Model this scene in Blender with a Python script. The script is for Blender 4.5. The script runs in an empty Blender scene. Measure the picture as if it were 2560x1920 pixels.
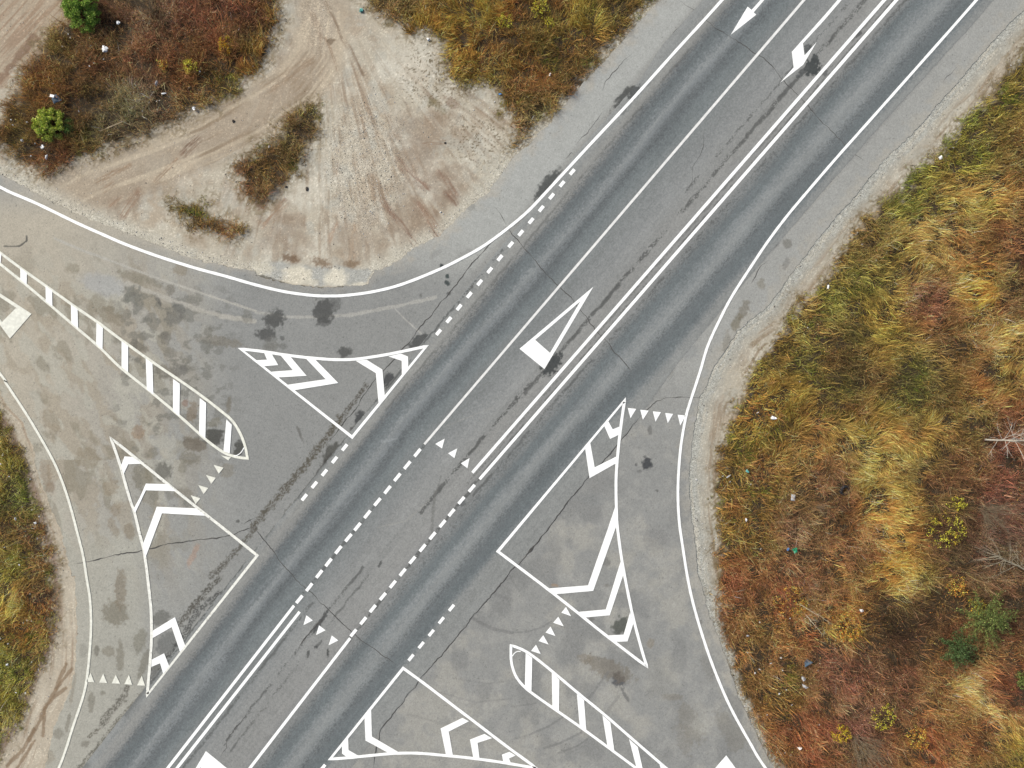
import bpy, bmesh, math, random
import numpy as np
from mathutils import Vector
random.seed(7)
RNG = np.random.default_rng(11)
S = 0.0245            # metres on the ground per source-photograph pixel (survey scale)
CAM_H = 44.0
KEXP = 1.7            # picture value of a diffuse white under this light
sc = bpy.context.scene
col = sc.collection

# ------------------------------------------------------------------ survey coordinates
def T(c, r, pts): return [(640*c + x/3.456, 480*r + y/3.456) for x, y in pts]
def F(pts): return [(x*1.15732, y*1.15732) for x, y in pts]
ZR = dict(A=(580, 840, 4.424), B=(260, 1080, 4.88), B2=(340, 1500, 6.6375), D=(1230, 980, 4.8805), D2=(1230, 1320, 4.607),
          F=(820, 1660, 4.2538), E=(1260, 1590, 5.026), W=(0, 620, 6.381), W2=(300, 840, 5.185), R=(1780, 0, 7.539))
def Z(k, pts):
    x0, y0, s = ZR[k]
    return [(x0 + x/s, y0 + y/s) for x, y in pts]
def W2(p): return ((p[0]-1280)*S, (960-p[1])*S)
def PX(x, y): return x/S + 1280, 960 - y/S          # world -> survey

def lin(c):
    c = np.asarray(c, float)/255.0
    return np.where(c <= 0.04045, c/12.92, ((c+0.055)/1.055)**2.4)
def alb(c, k=KEXP): return np.clip(lin(c)/k, 0.004, 0.85)

# ------------------------------------------------------------------ noise and fields (numpy)
def _hash(ix, iy, seed):
    h = (ix.astype(np.int64)*374761393 + iy.astype(np.int64)*668265263 + seed*974711) & 0xffffffff
    h = ((h ^ (h >> 13))*1274126177) & 0xffffffff
    return ((h ^ (h >> 16)) & 0xffff)/65535.0
def vnoise(x, y, seed=0):
    x = np.asarray(x, float); y = np.asarray(y, float)
    ix = np.floor(x); iy = np.floor(y); fx = x-ix; fy = y-iy
    fx = fx*fx*(3-2*fx); fy = fy*fy*(3-2*fy)
    a = _hash(ix, iy, seed); b = _hash(ix+1, iy, seed); c = _hash(ix, iy+1, seed); d = _hash(ix+1, iy+1, seed)
    return (a*(1-fx)+b*fx)*(1-fy) + (c*(1-fx)+d*fx)*fy
def fbm(x, y, seed=0, o=4, g=0.5):
    t = 0; a = 1; n = 0
    for i in range(o):
        t = t + a*vnoise(x*2**i + 17.3*i, y*2**i - 9.1*i, seed+i*31); n += a; a *= g
    return t/n
def sstep(a, b, x):
    t = np.clip((x-a)/(b-a), 0, 1); return t*t*(3-2*t)
def sdf(poly, X, Y):
    """signed distance to polygon, positive inside (same units as poly)"""
    P = np.asarray(poly, float); d2 = np.full(X.shape, 1e18); ins = np.zeros(X.shape, bool)
    n = len(P)
    for i in range(n):
        x0, y0 = P[i]; x1, y1 = P[(i+1) % n]
        ex, ey = x1-x0, y1-y0; L = ex*ex+ey*ey+1e-12
        t = np.clip(((X-x0)*ex+(Y-y0)*ey)/L, 0, 1)
        d2 = np.minimum(d2, (X-x0-t*ex)**2+(Y-y0-t*ey)**2)
        if y0 != y1:
            cnd = ((y0 > Y) != (y1 > Y)) & (X < (x1-x0)*(Y-y0)/(y1-y0)+x0)
            ins ^= cnd
    return np.where(ins, 1, -1)*np.sqrt(d2)
def dline(pts, X, Y):
    """distance to polyline and parameter along it"""
    P = np.asarray(pts, float); best = np.full(X.shape, 1e9); s = np.zeros(X.shape); acc = 0
    for i in range(len(P)-1):
        e = P[i+1]-P[i]; L = np.hypot(*e)+1e-9
        t = np.clip(((X-P[i, 0])*e[0]+(Y-P[i, 1])*e[1])/L**2, 0, 1)
        d = np.hypot(X-P[i, 0]-t*e[0], Y-P[i, 1]-t*e[1])
        m = d < best; best = np.where(m, d, best); s = np.where(m, acc+t*L, s); acc += L
    return best, s

# ------------------------------------------------------------------ the plan: outlines in survey pixels
VD = np.array((0.6497, -0.7602)); VN = np.array((0.7602, 0.6497)); P1 = np.array((1061., 1110.5))
def road_uv(X, Y):
    v = (X-P1[0])*VD[0] + (Y-P1[1])*VD[1]
    u = (X-P1[0])*VN[0] + (Y-P1[1])*VN[1]
    f = np.interp(v, [-6000, -1032, -518, -380, 0, 6000], [266, 38.3, 14.6, 9.8, 0.7, 0])
    return (u-f)/(1+0.055*np.clip(v, 0, 1700)/1000), v
def uv_pt(u, v):
    f = np.interp(v, [-6000, -1032, -518, -380, 0, 6000], [266, 38.3, 14.6, 9.8, 0.7, 0])
    uu = u*(1+0.055*np.clip(v, 0, 1700)/1000)+f
    p = P1 + VD*v + VN*uu
    return (p[0], p[1])

w_north = (T(0, 0, [(0, 1500)]) + T(0, 1, [(330, 20), (640, 180), (900, 280), (1240, 410), (1560, 540), (1750, 600), (2212, 690)]) +
           T(1, 1, [(0, 722), (250, 790), (560, 830), (800, 815), (965, 800), (1000, 720), (1030, 680), (1150, 640), (1250, 580), (1390, 470),
                    (1590, 380), (1700, 270), (1830, 130), (2010, 0)]) +
           T(2, 0, [(0, 1370), (120, 1270), (220, 1160), (330, 1060), (470, 890), (590, 740), (760, 570), (900, 420), (1080, 200), (1280, 0)]))
w_south = (T(0, 2, [(0, 60), (60, 190), (200, 330), (235, 440), (290, 560), (310, 700), (340, 820), (400, 950), (440, 1080), (520, 1250), (570, 1450), (620, 1659)]) +
           T(0, 3, [(650, 0), (668, 400), (650, 800), (620, 950), (560, 1100), (470, 1300), (430, 1500), (380, 1659)]))
def ext_top(p, n=1400): return (p[0]+VD[0]*n, p[1]+VD[1]*n)
POLY_W = ([(-5600, -1900), (-1500, -250)] + w_north + [ext_top(w_north[-1], 5000)] +
          [uv_pt(-100, 6000), uv_pt(-100, 0), uv_pt(-100, -1032), uv_pt(-100, -6000)] +
          [(-3350, 5900), (-20, 2180)] + w_south[::-1] + [(-150, 760), (-500, 480), (-1500, 10), (-5600, -1640)])
e_east = (T(3, 0, [(2212, 80), (2050, 240), (1870, 440), (1700, 640), (1500, 860), (1300, 1100), (1150, 1250), (1000, 1380), (790, 1655)]) +
          T(3, 1, [(600, 200), (420, 420), (250, 640), (120, 820), (0, 990)]) +
          T(2, 1, [(2050, 1110), (1940, 1210), (1850, 1360), (1745, 1500), (1690, 1655)]) +
          T(2, 2, [(1620, 120), (1580, 350), (1550, 520), (1535, 700), (1530, 900), (1550, 1150), (1580, 1380), (1607, 1655)]) +
          T(2, 3, [(1660, 150), (1700, 330), (1780, 520), (1860, 740), (1960, 1050), (2060, 1260), (2180, 1500), (2212, 1570)]))
CX, CY = 960, 1372
mir = [(2*CX-x, 2*CY-y) for x, y in w_north]
POLY_E = ([uv_pt(240, 6000), ext_top(e_east[0], 5000)] + e_east + [(2070, 2120), (2400, 2400), (3420, 2740), (7500, 4400), (7400, 4650)] +
          mir + [(mir[-1][0]-3250, mir[-1][1]+3800)] + [uv_pt(240, -6000), uv_pt(240, -1032), uv_pt(240, 0)])
main_left = [(1757+3250, -3800), (1757, 0), (1653, 116), (1598, 202), (1540, 269), (1480, 335)]
POLY_M = (main_left + [uv_pt(-172, 560), uv_pt(-168, 200), uv_pt(-165, 0), uv_pt(-163, -380), uv_pt(-166, -700), uv_pt(-169, -1032), uv_pt(-169, -6000)] +
          [uv_pt(362, -6000), uv_pt(362, -700)] + T(1, 3, [(1080, 1320), (1260, 1100), (1420, 890), (1640, 640), (1860, 370), (2100, 90)]) +
          T(2, 2, [(0, 1600), (200, 1390), (370, 1170), (500, 1000), (660, 800), (800, 650), (950, 470), (1100, 290)]) +
          [uv_pt(338, 560), uv_pt(330, 800), uv_pt(326, 1100), uv_pt(324, 1362), uv_pt(329, 1700), (2481+3250, -3800)])

V1 = ([(640*0+590/3.456, -300)] + T(0, 0, [(590, 0), (575, 190), (440, 290), (310, 400), (210, 640), (130, 790), (60, 900), (0, 1080)]) + [(-120, 330)] + [(-60, 372)] +
      T(0, 0, [(0, 1270), (100, 1370), (250, 1430), (370, 1520), (500, 1440), (720, 1380), (1000, 1280), (1250, 1180), (1500, 1070), (1700, 975), (1900, 860), (2060, 780)]) +
      T(1, 0, [(0, 640), (40, 590), (130, 430), (190, 250), (210, 0)]) + [(705, -300)])
V2 = F([(660, 222), (688, 232), (690, 265), (672, 320), (642, 368), (602, 402), (570, 444), (545, 434), (528, 395), (500, 372), (545, 335), (592, 292), (632, 250)])
V3 = T(0, 1, [(1480, 90), (1560, 110), (1720, 150), (1760, 40), (1800, 60), (1790, 190), (2000, 270), (2080, 330), (2000, 400), (1850, 365), (1700, 330), (1600, 270)])
V4 = ([(1000, -300), (890, -30)] + T(1, 0, [(1000, 60), (1100, 130), (1150, 195), (1270, 200), (1330, 290), (1480, 290), (1620, 400), (1610, 560), (1680, 690), (1800, 760), (1960, 700),
      (2080, 760), (2130, 960), (2212, 1000)]) + T(2, 0, [(0, 1130), (0, 1330), (80, 1240), (120, 1130), (240, 1060), (340, 1000), (500, 840), (690, 620), (850, 430), (1000, 270), (1230, 0)]) + [(1880, -300)])
V5 = ([(2900, -300)] + T(3, 0, [(2212, 420), (2100, 590), (1960, 780), (1800, 930), (1640, 1090), (1500, 1290), (1400, 1390), (1250, 1460), (1130, 1659)]) +
      T(3, 1, [(1040, 60), (820, 220), (640, 480), (520, 700), (400, 860), (250, 960), (130, 1180), (20, 1330)]) + T(2, 1, [(2180, 1400), (2090, 1540), (2030, 1659)]) +
      T(2, 2, [(1900, 280), (1830, 480), (1790, 640), (1760, 900), (1790, 1120), (1780, 1350), (1790, 1659)]) +
      T(2, 3, [(1770, 150), (1800, 350), (1860, 620), (1930, 800), (2010, 1050), (2100, 1300), (2190, 1500), (2240, 1600)]) + [(2080, 2080), (2250, 2250), (3000, 2600), (3000, -300)])
V6 = ([(-420, 560), (-150, 860)] + T(0, 2, [(0, 270), (60, 350), (120, 480), (170, 580), (230, 740), (280, 860), (320, 960), (350, 1100), (370, 1230), (430, 1380), (465, 1520), (480, 1659)]) +
      T(0, 3, [(480, 250), (460, 480), (410, 640), (350, 780), (290, 900), (230, 1060), (150, 1230), (70, 1400), (-20, 1550)]) + [(-200, 2150), (-420, 2400)])
VEG = [V1, V2, V3, V4, V5, V6]

# ------------------------------------------------------------------ fields on grids
def veg_field(X, Y):
    """>0 where plants grow (survey pixels, noisy edge)"""
    f = np.full(X.shape, -1e9)
    for p in VEG: f = np.maximum(f, sdf(p, X, Y))
    n = (fbm(X/26., Y/26., 5, 5, 0.62)-0.5)*64
    return f + n
def asph_field(X, Y):
    return np.maximum(np.maximum(sdf(POLY_W, X, Y), sdf(POLY_E, X, Y)), sdf(POLY_M, X, Y))

def stroke(C, X, Y, pts, w, c, a=1.0, rough=0.5, seed=1, sc_=12., speck=False):
    d, s = dline(pts, X, Y)
    m = d < w*2.2+12
    if not m.any(): return
    n = fbm(X[m]/sc_, Y[m]/sc_, seed, 3)-0.5
    dd = d[m] + n*w*2*rough
    k = (1-sstep(w*0.55, w*1.05, dd))*a
    if speck: k = k*(0.25+0.9*sstep(0.36, 0.56, fbm(X[m]/2.4, Y[m]/2.4, seed+3, 2)))
    C[m] += (alb(c)-C[m])*k[:, None]
def blob(C, X, Y, cx, cy, rx, ry, ang, c, a=1.0, rough=0.5, seed=1, soft=0.25, sc_=9., speck=0):
    r = max(rx, ry)*2+8
    m = (np.abs(X-cx) < r) & (np.abs(Y-cy) < r)
    if not m.any(): return
    x = X[m]-cx; y = Y[m]-cy; ca, sa = math.cos(math.radians(ang)), math.sin(math.radians(ang))
    d = np.sqrt(((x*ca+y*sa)/rx)**2 + ((-x*sa+y*ca)/ry)**2)
    d = d + (fbm(X[m]/sc_, Y[m]/sc_, seed, 4)-0.5)*2*rough
    k = (1-sstep(1-soft, 1+soft, d))*a
    if speck: k = k*sstep(0.5-0.2, 0.5+0.12, fbm(X[m]/2.6, Y[m]/2.6, seed+5, 2)+ (1-d)*0.15)*1.1
    C[m] += (alb(c)-C[m])*np.clip(k, 0, 1)[:, None]

def streaky(C, X, Y, pts, w, c, a):
    d, s = dline(pts, X, Y); L = s.max()
    m = d < w*2.2+6
    if not m.any(): return
    P = np.asarray(pts, float); e = P[-1]-P[0]; e = e/np.hypot(*e); nn = np.array((-e[1], e[0]))
    q = X[m]*nn[0]+Y[m]*nn[1]; t = X[m]*e[0]+Y[m]*e[1]
    st = fbm(q/2.4, t/34., 52, 3); n = fbm(X[m]/9., Y[m]/9., 53, 3)
    k = (1-sstep(0.15, 1.35, d[m]/w+(n-0.5)*1.1))*sstep(0.34, 0.62, st*0.7+n*0.3)*a
    C[m] += (alb(c)-C[m])*k[:, None]

def TB(c, r, lst, fn=blob):
    for i, (x, y, rx, ry, ang, cc, a, *o) in enumerate(lst):
        yield (640*c+x/3.456, 480*r+y/3.456, rx/3.456, ry/3.456, ang, cc, a, *o)

def mix(C, c, k):
    C += (alb(c)-C)*np.clip(k, 0, 1)[..., None]

# ---- bare earth colour
def earth_color(X, Y):
    C = np.zeros(X.shape+(3,)); C[:] = alb((198, 189, 174))
    n1 = fbm(X/60., Y/60., 2, 5); n2 = fbm(X/14., Y/14., 3, 4); n3 = fbm(X/5., Y/5., 4, 3)
    u, v = road_uv(X, Y)
    mix(C, (184, 169, 151), sstep(0.45, 0.7, n1)*0.8)
    mix(C, (166, 150, 132), sstep(0.55, 0.75, fbm(X/24., Y/24., 7, 4))*0.45)
    mix(C, (190, 188, 180), sstep(0.5, 0.7, fbm(X/30., Y/30., 8, 4))*0.55)
    mix(C, (222, 216, 204), sstep(0.5, 0.75, fbm(X/45., Y/45., 9, 4))*0.6)
    # fan of wheel tracks spreading from the top of the yard
    ax, ay = 800., -80.
    th = np.arctan2(X-ax, Y-ay); r = np.hypot(X-ax, Y-ay)
    fan = fbm(th*34, r/260., 12, 3); fan2 = fbm(th*85, r/120., 13, 3)
    yard = sstep(40, 160, Y)*sstep(1500, 1300, X)*sstep(470, 620, X)*(v > -400)
    mix(C, (163, 145, 127), sstep(0.50, 0.70, fan)*(0.25+0.6*sstep(.4, .6, n1))*yard)
    mix(C, (216, 210, 198), sstep(0.54, 0.72, fan2)*0.5*yard)
    mix(C, (150, 132, 114), sstep(0.62, 0.76, fbm(th*60, r/70., 14, 4))*0.5*yard)
    for cx_, cy_, rx_, ry_, a_ in ((1050, 400, 70, 40, 20), (1120, 480, 40, 60, -25), (1020, 560, 40, 90, -15), (905, 600, 60, 80, -5), (1090, 560, 40, 60, -30), (700, 580, 60, 50, 20), (330, 480, 90, 40, -25), (250, 510, 70, 30, -20), (560, 330, 90, 30, -40), (740, 200, 60, 110, 15), (1060, 330, 70, 50, 0)):
        blob(C, X, Y, cx_, cy_, rx_, ry_, a_, (152, 133, 116), 0.55, 0.9, 15, 0.7, 26.)
    # pale sandy side, with dark specks
    mix(C, (219, 212, 199), sstep(0, 1, 1-np.hypot((X-1035)/115., (Y-150)/110.))*0.8)
    # curving track to the left
    tl = F([(690, -60), (700, 40), (688, 120), (640, 185), (560, 240), (450, 300), (330, 350), (200, 395), (60, 470)])
    d, s = dline(tl, X, Y); sg = fbm(d/8., s/130., 21, 4); sg2 = fbm(d/13., s/220., 22, 2)
    kt = sstep(85, 45, d)*(u < -150)
    mix(C, (178, 163, 145), kt*0.75)
    mix(C, (150, 131, 110), kt*sstep(0.46, 0.76, sg)*0.7*sstep(0.3, 0.6, fbm(s/70., d/60., 23, 2)))
    mix(C, (206, 192, 172), kt*sstep(0.55, 0.75, sg2)*0.7)
    # corner track top-left
    d, s = dline(F([(-150, 260), (-20, 140), (110, 0), (200, -120)]), X, Y)
    mix(C, (182, 165, 145), sstep(150, 100, d)*0.85)
    sg = fbm(d/6., s/160., 25, 3); mix(C, (160, 134, 113), sstep(130, 90, d)*sstep(0.52, 0.72, sg)*0.7)
    stroke(C, X, Y, T(0, 0, [(0, 690), (150, 500), (300, 320)]), 12, (140, 114, 96), 0.8, 0.8)
    stroke(C, X, Y, T(0, 0, [(-60, 1000), (60, 820), (170, 660)]), 22, (205, 198, 184), 0.8, 0.8)
    # verges
    ew = asph_field(X, Y)
    east = (u > 300)
    mix(C, (176, 171, 161), (sstep(-70, -20, ew)*east)*0.85)
    mix(C, (182, 182, 177), sstep(-40, -6, ew+(n2-0.5)*26)*east*0.9)
    strip = sstep(0.48, 0.66, fbm((X*VD[0]+Y*VD[1])/90., ew/9., 31, 3))
    mix(C, (158, 140, 120), strip*east*sstep(-26, -46, ew)*0.75)
    mix(C, (204, 196, 182), sstep(0.52, 0.7, fbm((X*VD[0]+Y*VD[1])/60., ew/6., 36, 3))*east*0.5)
    west = (u < -150) & (Y > 960)
    mix(C, (197, 185, 168), west*0.75)
    sg = fbm(ew/5., Y/150., 33, 3); mix(C, (158, 134, 112), west*sstep(0.54, 0.72, sg)*0.55)
    mix(C, (212, 203, 188), west*sstep(0.58, 0.76, fbm(ew/8., Y/110., 34, 2))*0.5)
    for pts, w in (([(250, 1420), (330, 1280), (400, 1120), (480, 980), (570, 760)], 6), ([(370, 1380), (385, 1150), (470, 1040), (570, 970)], 5), ([(60, 1640), (200, 1500), (290, 1330)], 6),
                   ([(150, 1659), (300, 1420)], 5), ([(480, 980), (620, 800)], 5)):
        stroke(C, X, Y, T(0, 3, pts), w, (140, 118, 96), 0.75, 0.5, 41)
    mix(C, (120, 80, 72), sstep(18, 0, np.abs(sdf(V6, X, Y)-2))*west*0.55)
    north = (u < -150) & (Y < 700)
    mix(C, (205, 200, 188), sstep(-52, -8, ew)*north*0.75)
    # grey tarmac remnant with two sand heaps beside the curve
    rem = T(1, 1, [(130, 590), (400, 620), (960, 650), (1010, 690), (960, 800), (560, 830), (200, 770), (0, 715), (0, 640)])
    rd = sdf(rem, X, Y)+(n2-0.5)*14
    mix(C, (180, 180, 177), sstep(-4, 8, rd)*0.9)
    for b in TB(1, 1, [(360, 720, 120, 90, 0, (226, 218, 202), .95), (690, 740, 95, 85, 0, (228, 221, 206), .95), (900, 800, 70, 22, -5, (220, 213, 198), .8), (470, 780, 70, 35, 0, (222, 215, 200), .7),
                       (60, 660, 90, 60, 0, (215, 208, 193), .8)]): blob(C, X, Y, *b, 0.35, 3, 0.4)
    stroke(C, X, Y, T(1, 1, [(0, 722), (120, 745), (250, 800), (560, 842), (800, 828)]), 5, (96, 92, 84), 0.85, 0.8)
    # ruts and stains
    for c, r, pts, w, cc in ((1, 0, [(600, 20), (650, 110), (740, 320), (830, 440), (890, 560), (925, 640)], 26, (136, 116, 98)), (1, 0, [(1215, 1385), (1330, 1520), (1480, 1625)], 46, (146, 119, 104)),
                             (1, 0, [(1590, 1480), (1650, 1560), (1720, 1680)], 45, (142, 114, 98)), (1, 1, [(1100, 80), (1200, 210), (1300, 320), (1372, 435)], 40, (136, 108, 92)),
                             (1, 1, [(1400, 110), (1480, 200), (1560, 350)], 70, (150, 122, 104)), (1, 1, [(1640, 0), (1730, 100)], 45, (132, 104, 88)), (1, 1, [(60, 280), (150, 190), (250, 80)], 55, (168, 142, 122)),
                             (0, 0, [(1590, 1320), (1640, 1250), (1700, 1210)], 60, (128, 102, 86)), (0, 1, [(1060, 200), (1130, 90), (1190, 0)], 55, (150, 122, 102)), (0, 1, [(960, 110), (1010, 60)], 50, (160, 134, 114)),
                             (1, 0, [(140, 760), (300, 640), (470, 520)], 60, (160, 139, 118)), (1, 0, [(600, 330), (640, 420), (700, 600)], 24, (160, 138, 118)), (1, 0, [(480, 110), (540, 240), (560, 330)], 35, (172, 154, 136)),
                             (0, 0, [(850, 1570), (1000, 1480), (1120, 1420)], 40, (158, 134, 112)), (0, 0, [(1350, 1560), (1440, 1470), (1530, 1380)], 36, (162, 138, 116)), (0, 0, [(900, 1640), (970, 1590)], 40, (158, 134, 112)),
                             (1, 0, [(1450, 1230), (1640, 1220)], 40, (156, 134, 116)), (1, 0, [(1560, 900), (1620, 960)], 40, (158, 150, 130)), (1, 1, [(640, 420), (690, 280)], 36, (182, 158, 138)),
                             (1, 1, [(830, 590), (860, 300)], 46, (184, 164, 144)), (1, 0, [(690, 1500), (710, 1300)], 26, (176, 158, 142))):
        streaky(C, X, Y, T(c, r, pts), w/3.456*0.85, cc, 0.85)
    for b in TB(1, 1, [(290, 570, 70, 28, 10, (122, 98, 78), .8), (560, 610, 80, 40, 25, (128, 104, 82), .75), (830, 620, 60, 30, 0, (128, 106, 84), .75), (40, 90, 60, 60, 0, (112, 82, 62), .8)]):
        blob(C, X, Y, *b, 0.9, 9, 0.4, 5.)
    for b in TB(1, 0, [(640, 350, 40, 30, 0, (126, 108, 90), .8), (1690, 880, 60, 40, 40, (140, 116, 100), .6), (1520, 880, 45, 40, 0, (110, 100, 62), .6), (1160, 190, 60, 45, 0, (112, 100, 66), .6)]):
        blob(C, X, Y, *b, 0.9, 10, 0.4, 5.)
    # sparse plants staining the sand near the patches
    vf = veg_field(X, Y)
    mix(C, (120, 104, 74), sstep(-44, 6, vf)*sstep(0.40, 0.6, n3)*0.85)
    sp = sstep(0, 1, 1-np.hypot((X-1090)/150., (Y-190)/150.)) + sstep(0, 1, 1-np.hypot((X-1200)/120., (Y-350)/110.))
    mix(C, (112, 98, 74), np.clip(sp*1.5, 0, 1)*sstep(0.66, 0.74, fbm(X/3.6, Y/3.6, 61, 2))*0.85)
    # soil under the plants, darkened so the gaps between them look shaded
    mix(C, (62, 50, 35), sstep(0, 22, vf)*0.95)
    sp3 = fbm(X/2.4, Y/2.4, 66, 2); C *= (0.86+0.2*n3+0.14*(n2-0.5)+0.12*(sp3-.5)+0.35*sstep(.72, .84, sp3)*(vf < 0))[..., None]*np.array((0.955, 0.97, 0.91))
    return np.clip(C, 0.004, 0.8)
def earth_gravel(X, Y):
    u, v = road_uv(X, Y); ew = asph_field(X, Y)
    g = sstep(-40, -3, ew)*(u > 300)*1.0
    fanr = 1-np.hypot((X-915)/130., (Y-410)/220.)
    g = np.maximum(g, sstep(0.0, 0.5, fanr)*0.9)
    g = np.maximum(g, sstep(-40, -4, ew)*(u < -150)*(Y < 700)*0.8)
    g = np.maximum(g, sstep(0, .5, 1-np.hypot((X-790)/60., (Y-50)/110.))*0.7)
    return g

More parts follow.
